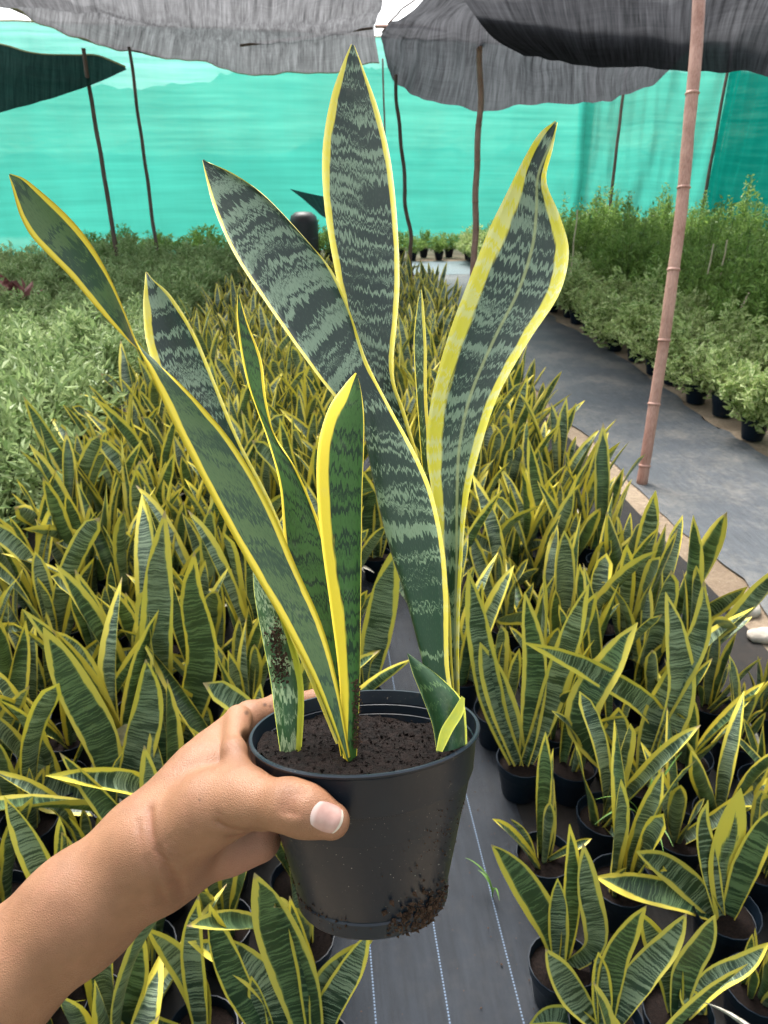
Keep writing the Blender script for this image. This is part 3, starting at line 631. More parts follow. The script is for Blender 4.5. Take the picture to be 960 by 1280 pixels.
def cell_block(x0, x1, sgn):
    y = .70; row = 0
    while y < 10.6:
        x = x0; c = 0
        while (x > x1) if sgn < 0 else (x < x1):
            xx = x+rf.uniform(-.022, .022)*(1 if c else .4); yy = y+rf.uniform(-.03, .03)+(.08 if c % 2 else 0)
            ok = True
            if sgn < 0 and yy > 6 and xx < -1.12+.10*(yy-6): ok = False
            if sgn > 0 and ((xx-1.50)/.36)**2+((yy-2.18)/.42)**2 < 1: ok = False
            if sgn > 0 and 2.5 < yy < 4.6 and xx > 1.30: ok = False
            if sgn > 0 and yy > 7.5 and xx > 1.5-.12*(yy-7.5): ok = False
            if sgn > 0 and 2.6 < yy and rf.random() < .05: ok = False
            if c == 0 and 1.85 < yy < 2.95: ok = False
            if ok and in_view(xx, yy, 150): cells.append((xx, yy, sgn, c))
            x += sgn*.165; c += 1
        y += .172; row += 1
cell_block(-.075, -1.14, -1); cell_block(.49, 1.42, 1)
for k in range(46):                # beyond the held plant the two blocks close over the path
    yy = 2.95+k*.172
    if k < 6: cells += [(.035+rf.uniform(-.02, .02), 1.92+k*.172, -1, 0), (.415+rf.uniform(-.02, .02), 1.90+k*.172, 1, 0)]
    for xx in (.08, .33):
        if rf.random() < .85: cells.append((xx+rf.uniform(-.03, .03), yy+rf.uniform(-.03, .03), -1 if xx < .2 else 1, 0))
cells.sort(key=lambda c: c[1])

# plants laid out leaf by leaf: pot pixel, label, leaves as (x, y, width) base->tip in photo pixels
PLACED = [
 ((700, 1215), 'snake plant beside the mat edge with one long leaf leaning over the path', [[(690, 1165, 34), (655, 1105, 38), (632, 1075, 26), (614, 1056, 2)], [(744, 1180, 30), (736, 1110, 28), (729, 1054, 2)], [(698, 1150, 26), (697, 1098, 2)], [(712, 1160, 22), (716, 1080, 18), (712, 1030, 2)]]),
 ((755, 1290), 'snake plant at the bottom edge with crossing leaves right of the path', [[(720, 1250, 34), (700, 1215, 30), (682, 1186, 2)], [(800, 1222, 42), (835, 1180, 34), (858, 1142, 2)], [(766, 1210, 34), (790, 1160, 30), (808, 1132, 2)], [(725, 1275, 26), (690, 1268, 20), (662, 1280, 2)], [(752, 1230, 26), (748, 1190, 2)]]),
 ((845, 1275), 'snake plant at the bottom edge with two leaves spread in a V', [[(838, 1220, 33), (818, 1175, 30), (801, 1140, 2)], [(858, 1215, 36), (878, 1180, 30), (894, 1143, 2)], [(890, 1228, 34), (930, 1205, 30), (962, 1178, 2)], [(872, 1262, 26), (860, 1245, 24), (853, 1230, 2)]]),
 ((905, 1150), 'snake plant at right with flat sideways leaves and a blunt yellow leaf', [[(850, 1122, 36), (795, 1108, 32), (744, 1096, 2)], [(860, 1105, 34), (825, 1078, 30), (795, 1064, 2)], [(905, 1085, 38), (916, 1030, 36), (926, 985, 2)], [(930, 1090, 34), (955, 1040, 34), (985, 1000, 2)], [(880, 1040, 24), (885, 1000, 2)]]),
 ((800, 985), 'snake plant in the right block with one long bent leaf arching left', [[(838, 935, 20), (812, 885, 22), (757, 848, 26), (705, 822, 28), (655, 803, 2)], [(770, 945, 42), (772, 905, 30), (773, 884, 2)], [(728, 900, 40), (765, 825, 42), (797, 778, 2)], [(850, 880, 30), (846, 800, 34), (832, 740, 2)], [(818, 900, 30), (872, 800, 34), (880, 726, 2)]]),
 ((652, 960), 'snake plant by the path behind the right side of the held pot', [[(636, 905, 30), (617, 850, 34), (600, 803, 2)], [(664, 900, 26), (668, 820, 30), (656, 740, 2)], [(684, 890, 26), (712, 800, 32), (736, 730, 2)], [(618, 885, 28), (600, 800, 32), (585, 712, 2)]]),
 ((395, 1320), 'snake plant under the held pot with one tall wide pointed leaf', [[(372, 1235, 56), (340, 1150, 52), (318, 1091, 2)], [(402, 1240, 26), (425, 1205, 26), (468, 1172, 2)], [(412, 1260, 34), (440, 1210, 30), (462, 1165, 2)], [(385, 1225, 24), (372, 1170, 22), (362, 1120, 2)]]),
 ((345, 1310), 'snake plant at the bottom edge with a leaf arching left below the wrist', [[(345, 1245, 40), (300, 1200, 42), (262, 1186, 30), (235, 1177, 2)], [(322, 1255, 22), (314, 1220, 2)], [(300, 1240, 34), (280, 1190, 34), (262, 1130, 2)]]),
 ((255, 1300), 'snake plant at the bottom edge beside the forearm with a bent dark leaf', [[(245, 1240, 34), (218, 1195, 34), (183, 1160, 2)], [(165, 1270, 34), (172, 1210, 32), (180, 1165, 2)], [(240, 1190, 30), (248, 1120, 2)]]),
 ((150, 1010), 'snake plant above the forearm with a broad slanted leaf and dry white leaf', [[(128, 930, 46), (85, 845, 44), (54, 784, 2)], [(178, 920, 40), (186, 870, 38), (182, 824, 2)], [(45, 985, 44), (48, 935, 40), (50, 902, 2)], [(170, 918, 16), (140, 930, 18), (122, 958, 20), (112, 1006, 2)]]),
 ((215, 960), 'snake plant above the hand with a tall upright banded leaf', [[(196, 840, 38), (198, 730, 38), (206, 638, 2)], [(248, 905, 36), (225, 875, 34), (206, 850, 2)], [(252, 830, 38), (240, 745, 36), (243, 690, 2)]]),
 ((452, 880), 'snake plant leaning over the path just left of the held pot gap', [[(466, 815, 36), (480, 750, 34), (493, 684, 2)], [(432, 800, 30), (425, 740, 2)], [(456, 830, 16), (476, 812, 2)]]),
 ((470, 700), 'snake plant standing beyond the gap between the held leaves', [[(462, 640, 30), (455, 590, 2)], [(480, 640, 26), (492, 560, 2)]]),
]
pcs = []
for (bx, by), lb, lvs in PLACED:
    c = gr(bx, by, .10); pcs.append((c[0], c[1]))
cells = [c for c in cells if min(math.hypot(c[0]-a, c[1]-b) for a, b in pcs) > .125]
def leaves_for(rr, sgn, y):
    n = rr.choice((4, 5, 5, 6, 6, 7)); near = .68 if (sgn > 0 and y < 1.75) else .8 if y < 1.3 else 1.0; outl = []; a0 = rr.random()*6.28; near *= rr.uniform(.74, 1.12)
    for k in range(n):
        i = rr.randrange(len(LEAF)); a = a0+k*2.4+rr.uniform(-.4, .4); r0 = rr.uniform(.004, .034); lean = rr.choice((rr.uniform(.0, .2), rr.uniform(.0, .2), rr.uniform(.1, .45)))
        if rr.random() < .08: lean = rr.uniform(.6, 1.0)
        outl.append((i, a, r0, lean, near*rr.uniform(.8, 1.12)))
    return outl
def leaf_matrix(a, r0, lean, s, spin):
    return Matrix.Translation((r0*math.cos(a), r0*math.sin(a), .088)) @ Matrix.Rotation(a-math.pi/2, 4, 'Z') @ Matrix.Rotation(-lean, 4, 'X') @ Matrix.Rotation(spin, 4, 'Z') @ Matrix.Diagonal((s, s, s, 1))
def zone(x, y, sgn, c):
    side = 'left' if sgn < 0 else 'right'; row = max(0, int(round((y-.70-(.08 if c % 2 else 0))/.172)))
    if -.03 < x < .43: return 'snake plant standing on the far path, %s side, %s row from front' % (side, ORD[min(row, 35)]), 'potted snake plants closing the far path'
    return 'snake plant in %s block, %s pot out from the central path, %s row from front' % (side, ORD[c], ORD[min(row, 27)]), 'potted snake plants crowded in the %s block' % side
NIND = 288; farV = []; farF = []; farA = []; farT = []
for ci, (x, y, sgn, c) in enumerate(cells):
    rr = random.Random(int(x*1000)*7919+int(y*1000)); ls = leaves_for(rr, sgn, y); rz = rr.random()*6.28
    tl = (rr.uniform(-.10, .10), rr.uniform(-.10, .10))
    if ci < NIND:
        lb, gp = zone(x, y, sgn, c); e = empty('potted_snake_plant', (x, y, .014), lb, 'plant', gp, rz); e.rotation_euler = (0, 0, rz)
        link('pot', PP[ci % 2], e); link('soil', PS, e)
        for (i, a, r0, lean, s) in ls:
            o = link('leaf', LEAF[i][0], e); o.matrix_local = leaf_matrix(a, r0, lean, s, rr.uniform(-1.2, 1.2))
        if rr.random() < .16:
            o = link('leaf', DEAD[ci % 3], e); o['label'] = 'dry curled pale leaf'; o.matrix_local = leaf_matrix(rr.random()*6, .02, rr.uniform(.2, .7), rr.uniform(.7, 1.), 0)
    else:
        for (i, a, r0, lean, s) in ls:
            L = LEAF[i][1]*s*.98; W = .062; n, m = 7, 3; rz2 = rr.uniform(-.6, .6)
            V, Fc, A = leaf_grid(n, m, L, W, rr.uniform(.05, .5), rr.uniform(-1, 1), rr.uniform(.3, .7), 3.0, i+ci*.37, 0., W*.125)
            mx = np.array(Matrix.Translation((x, y, .01)) @ leaf_matrix(a+rz, r0, lean, 1., rz2)); V = np.array(V) @ mx[:3, :3].T+mx[:3, 3]
            off = len(farV); farV += list(V); farA += A; farT += list(np.repeat(np.linspace(0, 1, n), m)); farF += [tuple(q+off for q in f) for f in Fc]
ctr = np.array([0, 7., 0]); o = link('snake_plant_rows', fast_mesh('snake_plant_rows', np.array(farV)-ctr, np.array(farF), M['leaf_field'], {'lf': farA, 'tt': farT}, True), loc=ctr)
tag(o, 'dense far rows of yellow-edged snake plants receding to the back', 'plants', kind='stuff')
# pots of the far rows
V0, F0 = lathe([(.048, 0), (.066, .115), (.061, .115), (.058, .09), (0, .092)], 8); farV = []; farF = []
for (x, y, sgn, c) in cells[NIND:]:
    off = len(farV); farV += [(a+x, b+y-7., cc+.012) for a, b, cc in V0]; farF += [tuple(q+off for q in f) for f in F0]
pm = mesh('far_pots', farV, farF, M['pot']); o2 = link('far_pots', pm, o); o2['kind'] = 'stuff'

# the plants laid out above
for pi, ((bx, by), lb, lvs) in enumerate(PLACED):
    c = gr(bx, by, .10); root = np.array([c[0], c[1], .014]); e = empty('potted_snake_plant', root, lb, 'plant', 'potted snake plants laid along the paths')
    link('pot', PP[pi % 2], e); link('soil', PS, e); zs = proj(c)[2]
    for li, lf in enumerate(lvs):
        b0 = (bx+(lf[0][0]-bx)*.12, by-4+2*li, max(9, lf[0][2]*.42)); P = [b0]+lf; Ls = sum(math.hypot(P[i+1][0]-P[i][0], P[i+1][1]-P[i][1]) for i in range(len(P)-1))*zs/F
        rise = (by-P[-1][1])*zs/F; z1 = zs-.36*rise+.02*math.sin(li*2.3+pi)
        n = 18; xyw = catmull([(x, y, w_) for x, y, w_ in P], n); cum = np.r_[0, np.cumsum(np.hypot(np.diff(xyw[:, 0]), np.diff(xyw[:, 1])))]; V = []; A = []; m = 7; mxw = xyw[:, 2].max()
        mw = mxw*zs/F*(.30 if (li == 2 and pi == 3) else .12); sg = 1 if (li+pi) % 2 else -1
        for i in range(n):
            x, y, w_ = xyw[i]; t = cum[i]/cum[-1]; w_ = max(1., mxw*((.45+.55*(t/.4)**.8) if t < .4 else (1-((t-.4)/.6)**3.2))); z = zs+(z1-zs)*t; j0, j1 = max(0, i-1), min(n-1, i+1); dx, dy = xyw[j1, 0]-xyw[j0, 0], xyw[j1, 1]-xyw[j0, 1]; dl = math.hypot(dx, dy)
            px_, py_ = -dy/dl, dx/dl; cu = .38*(1.2-.6*t)
            for j in range(m):
                q = -1+2*j/(m-1); p = at(x+px_*q*w_/2, y+py_*q*w_/2, z+cu*w_*zs/F*.5*(1-q*q)+sg*.22*q*w_*zs/F); V.append(p-root); A.append((q*w_/2*zs/F, t*Ls+pi+li*.3, (1-abs(q))*w_*.5*zs/F/mw))
        dry = pi == 9 and li == 3; o = link('leaf', mesh('leaf', V, grid_faces(n, m), M['dead'] if dry else M['leaf_field' if (li+pi) % 3 else 'leaf_field_b'], attrs={'lf': A, 'tt': np.repeat(np.linspace(0, 1, n), m)}), e)
        if dry: o['label'] = 'dry white drooping leaf'

# torn mat edge stones by the right path
for i, (px, py, s) in enumerate([(930, 765, .075), (868, 748, .05), (955, 800, .06), (845, 790, .04)]):
    p = gr(px, py); V = []; rr = np.random.default_rng(i)
    nu, nv = 9, 12
    for a in range(nu):
        for b in range(nv):
            th = math.pi*a/(nu-1); ph = 2*math.pi*b/nv; q = np.array([math.sin(th)*math.cos(ph), math.sin(th)*math.sin(ph)*.7, math.cos(th)*.5]); V.append(s*q*(1+.35*mnoise.noise(tuple(q*1.6+i*5))))
    Fc = [(a*nv+b, a*nv+(b+1) % nv, (a+1)*nv+(b+1) % nv, (a+1)*nv+b) for a in range(nu-1) for b in range(nv)]
    o = link('stone', mesh('stone', V, Fc, M['stone']), loc=(p[0], p[1], s*.28)); tag(o, ['large pale flat stone between the snake plants and right path', 'small stone at the torn right path edge, farthest back', 'pale stone on bare soil at the right picture edge', 'smallest stone beside the right block of snake plants'][i], 'stone', 'stones on the bare soil')
# grass weeds
for i, (px, py, lb) in enumerate([(800, 1045, 'thin arching green grass weed among the right snake plants'), (618, 1090, 'small curling green weed at the right edge of the central path')]):
    b = gr(px, py, .1); e = empty('grass_weed', (b[0], b[1], .09 if i == 0 else .014), lb, 'weed'); rr = random.Random(i)
    for k in range(6 if i == 0 else 3):
        a = rr.random()*6.28; L = rr.uniform(.14, .30) if i == 0 else rr.uniform(.08, .14); V, Fc, A = leaf_grid(12, 3, L, .006, rr.uniform(.6, 2.2), rr.uniform(-1, 1), .5, 2., k)
        o = link('blade', mesh('blade', V, Fc, M['grass'], attrs={'lv': [.7]*len(V)}), e); o.rotation_euler = (0, 0, a)

# ================================================================== HELD PLANT
def cam2w(p): p = np.asarray(p, float); return CAM+p[..., 0:1]*RT+p[..., 1:2]*UP+p[..., 2:3]*FW
def pxc(x, y, z): return np.array([(x-480)/F*z, (640-y)/F*z, z])
Z0 = .46; RIM = .070; PH = .1075
ax = np.array([-.047, 1., -.084]); ax /= np.linalg.norm(ax)
rimc = pxc(456, 908, Z0)
e1 = np.cross(ax, [0, 0, 1.]); e1 /= np.linalg.norm(e1); e2 = np.cross(ax, e1)      # e1 ~ right, e2 ~ towards/away
if e1[0] < 0: e1 = -e1
e2 = np.cross(ax, e1); e2 = e2 if e2[2] > 0 else -e2                                 # away from the viewer
def potp(u, v, h): return rimc+e1*u+e2*v+ax*h                                        # pot frame -> camera coordinates
base_w = cam2w(potp(0, 0, -PH))
held = empty('potted_snake_plant', base_w, 'large yellow-edged snake plant in a dusty black pot held up by a hand', 'plant')
def held_part(name, Vc, Fc, mat, attrs=None, smooth=True, parent=None):
    V = cam2w(np.array(Vc))-base_w; return link(name, mesh(name, V, Fc, mat, smooth, attrs), parent or held)
ns = 96; prof = [(0, -PH+.006), (.042, -PH+.004), (.0445, -PH), (.0462, -PH), (.0470, -PH+.001), (.0475, -PH+.009), (.0468, -PH+.0102), (.0475, -PH+.0115), (.0632, -.0290), (.0638, -.0270), (.0652, -.0262), (.0658, -.0245), (.0683, -.004), (.0693, -.0025), (.0702, -.0020), (.0706, -.0008), (.0700, 0), (.0684, -.0001), (.0680, -.002), (.0668, -.0085), (.0672, -.0092), (.0664, -.0098), (.0660, -.0150), (.0664, -.0156), (.0656, -.0162), (.0648, -.0250), (.0640, -.0270), (.0600, -.045), (.0, -.046)]
V = []; n = len(prof)
for r_, h_ in prof:
    for k in range(ns):
        t = 2*math.pi*k/ns; w_ = 1+.006*math.sin(2*t+.6); V.append(potp(r_*w_*math.cos(t), r_*w_*math.sin(t), h_))
Fc = [(i*ns+k, i*ns+(k+1) % ns, (i+1)*ns+(k+1) % ns, (i+1)*ns+k) for i in range(n-1) for k in range(ns)]
pot = held_part('pot', V, Fc, M['pot_held']); pot.data.set_sharp_from_angle(angle=R(28))
# soil surface: crumbly disc
def soil_h(u, v):
    return -.0105-.11*v-.05*u+.004*mnoise.noise((u*45, v*45, 1.))+.0022*mnoise.noise((u*150, v*150, 3.))+.0012*mnoise.noise((u*420, v*420, 5.))
V = [potp(0, 0, soil_h(0, 0))]; nr_, na = 46, 150
for q in range(1, nr_+1):
    for k in range(na):
        t = 2*math.pi*k/na; r_ = .0663*q/nr_; u, v = r_*math.cos(t), r_*math.sin(t); hh = soil_h(u, v); rmax = .0682+.085*min(0, hh)*1.2
        if r_ > rmax: u *= rmax/r_; v *= rmax/r_
        V.append(potp(u, v, hh))
Fc = [(0, 1+k, 1+(k+1) % na) for k in range(na)]+[(1+q*na+k, 1+(q+1)*na+k, 1+(q+1)*na+(k+1) % na, 1+q*na+(k+1) % na) for q in range(nr_-1) for k in range(na)]
held_part('soil', V, Fc, M['soil'])
def chunk(c, s, rr, V, Fc):
    q = np.array([(1, 0, 0), (-1, 0, 0), (0, 1, 0), (0, -1, 0), (0, 0, 1), (0, 0, -1)], float)*(.5+.7*rr.random((6, 1)))
    A = np.linalg.qr(rr.normal(size=(3, 3)))[0]; q = (q*(np.array([1, .7, .5])*s)) @ A.T+c; o_ = len(V); V += list(q)
    for a, b, d in ((0, 2, 4), (2, 1, 4), (1, 3, 4), (3, 0, 4), (2, 0, 5), (1, 2, 5), (3, 1, 5), (0, 3, 5)): Fc.append((o_+a, o_+b, o_+d))
rr = np.random.default_rng(4); V = []; Fc = []
for i in range(900):
    t = rr.random()*6.283; r_ = .064*math.sqrt(rr.random()); u, v = r_*math.cos(t), r_*math.sin(t); chunk(potp(u, v, soil_h(u, v)+.0006), .0006+.0017*rr.random()**3, rr, V, Fc)
o = held_part('soil_crumbs', V, Fc, M['soil'], smooth=False); o['kind'] = 'stuff'
# soil clinging to the lower rim of the pot: along the bottom edge, thick clod at lower right
V = []; Fc = []
def wall_r(h): return .0475+(.0632-.0475)*(h+PH-.0115)/(PH-.0115-.029)
for i in range(900):
    mode = rr.random()
    if mode < .5:  t = R(-50)+R(30)*rr.normal()*.42; h = -PH-.001+abs(rr.normal())*.011; s = .0006+.0024*rr.random()**2.2
    elif mode < .80: t = R(-150)+R(45)*rr.normal()*.6; h = -PH+abs(rr.normal())*.006; s = .0006+.0012*rr.random()**2
    elif mode < .9: t = R(-172)+R(10)*rr.normal(); h = -PH+.06*rr.random(); s = .0005+.0009*rr.random()
    else: t = R(-40)+R(16)*rr.normal(); h = -.05+.012*rr.normal(); s = .0004+.0007*rr.random()
    r_ = wall_r(h)+.0004+.0012*rr.random()*(1 if mode < .5 else .3); chunk(potp(r_*math.cos(t), r_*math.sin(t), h), s, rr, V, Fc)
o = held_part('clinging_soil', V, Fc, M['soil_brown'], smooth=False); o['kind'] = 'stuff'
# pale speckles of dried grit on the wall
V = []; Fc = []
for i in range(260):
    t = R(-95)+R(70)*(rr.random()-.5)*2; h = -PH+.015+(PH-.02)*rr.random()**.8; r_ = wall_r(min(h, -.03))+(.0 if h < -.03 else .0025)+.0001; chunk(potp(r_*math.cos(t), r_*math.sin(t), h), .00018+.00035*rr.random()**2, rr, V, Fc)
o = held_part('grit', V, Fc, M['stone'], smooth=False); o['kind'] = 'stuff'

def held_leaf(rows, mat, z0, z1, mw=(.0035, .0035), cup=.006, nu=56, nv=15, thick=.0016, label=None, ripple=.0):
    """rows base->tip of (left, [mid,] right) photo pixels, each (x, y[, extra depth in mm]); depth runs z0 -> z1"""
    k = len(rows); L, Mi, Rr = [], [], []
    for i, r in enumerate(rows):
        z = z0+(z1-z0)*i/(k-1)
        def P(q): return pxc(q[0], q[1], z+(q[2]*.001 if len(q) > 2 else 0))
        a, b = P(r[0]), P(r[-1])
        if len(r) == 3: m = P(r[1])
        else: wd = np.linalg.norm(a-b); m = (a+b)/2+np.array([0, 0, cup*min(1, wd/.03)])
        L.append(a); Mi.append(m); Rr.append(b)
    L, Mi, Rr = catmull(L, nu), catmull(Mi, nu), catmull(Rr, nu)
    G = np.zeros((nu, nv, 3)); A = np.zeros((nu, nv, 3)); ly = 0.; WM = np.linalg.norm(L-Rr, axis=1).max()
    for i in range(nu):
        if i: ly += np.linalg.norm(Mi[i]-Mi[i-1])
        for j in range(nv):
            t = j/(nv-1); c = 2*Mi[i]-.5*(L[i]+Rr[i])          # quadratic through the mid point
            G[i, j] = (1-t)**2*L[i]+2*t*(1-t)*c+t*t*Rr[i]
        seg = np.r_[0, np.cumsum(np.linalg.norm(np.diff(G[i], axis=0), axis=1))]; W = seg[-1]
        for j in range(nv):
            f_ = min(1., W/(.72*WM)); A[i, j] = (seg[j]-W/2, ly, min(seg[j]/(mw[0]*f_), (W-seg[j])/(mw[1]*f_)))
    if ripple:
        for i in range(nu):
            for j in range(nv): G[i, j, 2] += ripple*mnoise.noise((i*.18, j*.25, z0*100))
    du = np.gradient(G, axis=0); dv = np.gradient(G, axis=1); nn = np.cross(du, dv); nn /= np.linalg.norm(nn, axis=2)[..., None]+1e-12
    th = thick*(1-np.abs(np.linspace(-1, 1, nv))**3)[None, :, None]*np.linspace(1.6, .5, nu)[:, None, None]
    B = G+nn*th*np.sign((nn[..., 2:3]).mean())                  # second skin on the far side
    V = np.concatenate([G.reshape(-1, 3), B.reshape(-1, 3)]); nG = nu*nv
    Fc = grid_faces(nu, nv)+grid_faces(nu, nv, nG, True)
    for i in range(nu-1):
        for j in (0, nv-1): Fc.append((i*nv+j, (i+1)*nv+j, nG+(i+1)*nv+j, nG+i*nv+j))
    o = held_part('leaf', V, Fc, M[mat], {'lf': np.concatenate([A.reshape(-1, 3)]*2)})
    if label: o['label'] = label
    return o
zb = Z0
# tallest leaf
held_leaf([((545, 925), (572, 915)), ((536, 840), (566, 835)), ((520, 740), (560, 735)), ((492, 620), (535, 615)), ((462, 520), (508, 520)), ((440, 440), (492, 465)), ((420, 345), (499, 365)), ((406, 262), (497, 285)), ((403, 190), (489, 205)), ((413, 125), (474, 140)), ((428, 80), (456, 90)), ((439, 55), (443, 57))],
          'leaf_grey', zb+.012, zb+.030, (.0052, .0036), .005, label='tallest upright leaf with a sharp tip')
# broad left-leaning leaf, folded into a channel below
held_leaf([((560, 925, 14), (545, 928), (578, 912, 6)), ((548, 840, 16), (532, 845), (562, 842, 4)), ((535, 750, 16), (508, 748), (560, 745, 2)), ((520, 680, 16), (486, 678), (554, 678)), ((500, 610, 16), (469, 606), (539, 612)), ((476, 555, 15), (460, 552), (517, 562)), ((448, 525, 12), (455, 505, 1), (489, 511)), ((418, 496, 6), (443, 464, 3), (459, 452)), ((384, 452, 1), (421, 405, 6), (438, 391)), ((336, 384), (380, 344, 6), (416, 340)), ((293, 318), (340, 282, 6), (383, 300)), ((268, 262), (305, 240, 5), (332, 246)), ((258, 225), (275, 219, 3), (292, 217)), ((253, 200), (254, 200), (255, 201))],
          'leaf_grey', zb, zb+.020, (.0024, .0030), .006, nu=70, label='broad leaf leaning left with a folded lower channel')
# right leaf with wide yellow margins
held_leaf([((552, 905, 4), (575, 905)), ((548, 800, 5), (574, 800)), ((548, 700, 5), (578, 700)), ((542, 630, 4), (585, 625)), ((533, 560, 2), (602, 556)), ((541, 490), (624, 492)), ((562, 415), (662, 425)), ((588, 345), (699, 368)), ((612, 285), (711, 315)), ((634, 240), (700, 270)), ((655, 198), (683, 226)), ((674, 167), (691, 186)), ((694, 151), (697, 153))],
          'leaf_rib', zb+.010, zb+.004, (.0112, .0082), .010, nu=70, label='wide leaf leaning right with broad yellow margins and curled tip')
# narrow new leaf between
held_leaf([((538, 690), (548, 690)), ((528, 590), (541, 590)), ((521, 500), (534, 500)), ((517, 430), (533, 432)), ((521, 385), (530, 386)), ((525, 362), (527, 362))], 'leaf_grey', zb+.024, zb+.030, (.0006, .0020), .003, nu=40, label='narrow new leaf between the tall leaves')
# front leaf with a yellow left margin
held_leaf([((429, 952), (436, 952, -4), (446, 948)), ((424, 850), (440, 850, -4), (450, 850)), ((413, 760), (435, 760, -5), (451, 762)), ((402, 680), (430, 680, -5), (452, 680)), ((396, 610), (427, 612, -5), (453, 612)), ((398, 555), (428, 558, -5), (455, 560)), ((411, 510), (434, 516, -4), (455, 520)), ((430, 482), (443, 488, -2), (452, 492)), ((444, 466), (446, 467), (447, 469))], 'leaf_green', zb-.030, zb-.024, (.0075, .0002), .0, label='front leaf with a thick yellow left margin')
# twisted leaf behind it
held_leaf([((426, 946), (436, 946)), ((408, 850), (434, 850)), ((378, 770), (428, 770)), ((357, 690), (414, 700)), ((350, 610), (398, 650)), ((336, 555), (372, 590)), ((322, 515), (345, 548)), ((309, 478), (333, 500)), ((300, 435), (327, 450)), ((296, 395), (310, 405)), ((297, 368), (299, 369))], 'leaf_green', zb-.026, zb+.030, (.0022, .0042), .004, label='slender twisted leaf with a narrow tip')
# long left leaf, half twisted
held_leaf([((432, 950), (438, 946)), ((395, 856), (421, 850, 3)), ((352, 776), (402, 780, 6)), ((302, 690), (372, 712, 8)), ((252, 598), (341, 640, 9)), ((212, 520), (290, 552, 8)), ((186, 462), (222, 476, 4)), ((170, 430), (169, 434, 10)), ((156, 390), (143, 409, 11)), ((140, 352), (114, 377, 10)), ((122, 318), (86, 344, 8)), ((102, 289), (61, 319, 6)), ((78, 263), (38, 294, 4)), ((51, 239), (24, 267, 2)), ((30, 223), (15, 234)), ((12, 217), (11, 219))],
          'leaf_olive', zb-.034, zb-.050, (.0052, .0042), .004, nu=76, label='longest leaf reaching far left with a half twist')
# dark leaf behind the long left one
held_leaf([((420, 930), (436, 930)), ((378, 830), (408, 830)), ((335, 740), (375, 720)), ((285, 650), (340, 630)), ((240, 560), (300, 552)), ((205, 490), (272, 485)), ((184, 432), (244, 418)), ((179, 385), (214, 370)), ((181, 352), (192, 350)), ((182, 340), (183, 340))], 'leaf_grey', zb-.012, zb+.012, (.0045, .0030), .006, label='dark pointed leaf behind the longest leaf')
# speckled stub
held_leaf([((350, 940), (377, 938)), ((343, 890), (380, 888)), ((337, 845), (378, 845)), ((326, 790), (366, 795)), ((318, 745), (348, 750)), ((316, 715), (328, 715))], 'leaf_speckled', zb-.010, zb+.0, (.0003, .0048), -.008, nu=36, label='short white-speckled stub leaf at the left rim')
# sheath leaf at the right rim
held_leaf([((546, 940, 2), (564, 938, -7), (584, 930, 3)), ((540, 905, 2), (562, 905, -7), (583, 905, 3)), ((528, 872, 2), (552, 868, -6), (578, 876, 3)), ((516, 842, 1), (532, 838, -3), (552, 848, 2)), ((509, 817), (510, 817), (512, 818))], 'leaf_sheath', zb-.036, zb-.030, (.0003, .0030), .0, nu=36, label='short dark sheath leaf at the right rim')
held_leaf([((545, 938), (553, 940)), ((551, 912), (566, 914)), ((566, 888), (579, 892)), ((577, 870), (581, 873))], 'leaf_sheath', zb-.046, zb-.044, (.02, .02), .001, nu=24, nv=7, thick=.0008, label='folded yellow margin of the sheath leaf')
# dirt on the stub and on the front leaf base
V = []; Fc = []
for i in range(420):
    a = rr.random(); c = pxc(345+5*rr.normal()+6*a, 785+62*a+6*rr.normal(), zb-.0175+.002*rr.random()); chunk(c, .0006+.0010*rr.random(), rr, V, Fc)
for i in range(260):
    a = rr.random(); c = pxc(446+2.5*rr.normal(), 850+85*a, zb-.0335-.001*rr.random()); chunk(c, .0005+.0009*rr.random(), rr, V, Fc)
o = held_part('clinging_soil', V, Fc, M['soil_brown'], smooth=False); o['kind'] = 'stuff'


# crumbs of soil spilled on the central path
V = []; Fc = []; rr3 = np.random.default_rng(77)
for i in range(700):
    y = .85+2.3*rr3.random(); x = .22+(.20*rr3.choice((-1, 1))+.05*rr3.normal() if rr3.random() < .7 else .16*rr3.normal()); chunk(np.array([x, y-1.5, .003]), .0008+.003*rr3.random()**3, rr3, V, Fc)
o = link('spilled_soil', mesh('spilled_soil', V, Fc, M['soil_brown'], False), loc=(0, 1.5, .0165)); tag(o, 'brown crumbs of soil spilled on the central path mat', 'soil', kind='stuff')

# ================================================================== HAND AND ARM (one continuous surface)
def cap(a, b, ra, rb, flat=None, fk=1.): return (np.array(a, float), np.array(b, float), ra, rb, flat, fk)
def sd_cap(P, c):
    a, b, ra, rb, flat, fk = c; ba = b-a; pa = P-a
    t = np.clip((pa @ ba)/max(ba @ ba, 1e-12), 0, 1); q = pa-t[..., None]*ba
    if flat is not None:
        f = np.asarray(flat, float); f = f/np.linalg.norm(f); q = q+((q @ f)*(1/fk-1))[..., None]*f
    return np.linalg.norm(q, axis=-1)-(ra+(rb-ra)*t)
def smin(a, b, k): h = np.clip(.5+.5*(b-a)/k, 0, 1); return b*(1-h)+a*h-k*h*(1-h)
def poly_d(P, pts):
    d = np.full(P.shape[:-1], 1e9)
    for a, b in zip(pts[:-1], pts[1:]):
        ba = b-a; pa = P-a; t = np.clip((pa @ ba)/(ba @ ba), 0, 1); d = np.minimum(d, np.linalg.norm(pa-t[..., None]*ba, axis=-1))
    return d
E1 = pxc(-330, 1560, .36)                       # elbow, far outside the frame
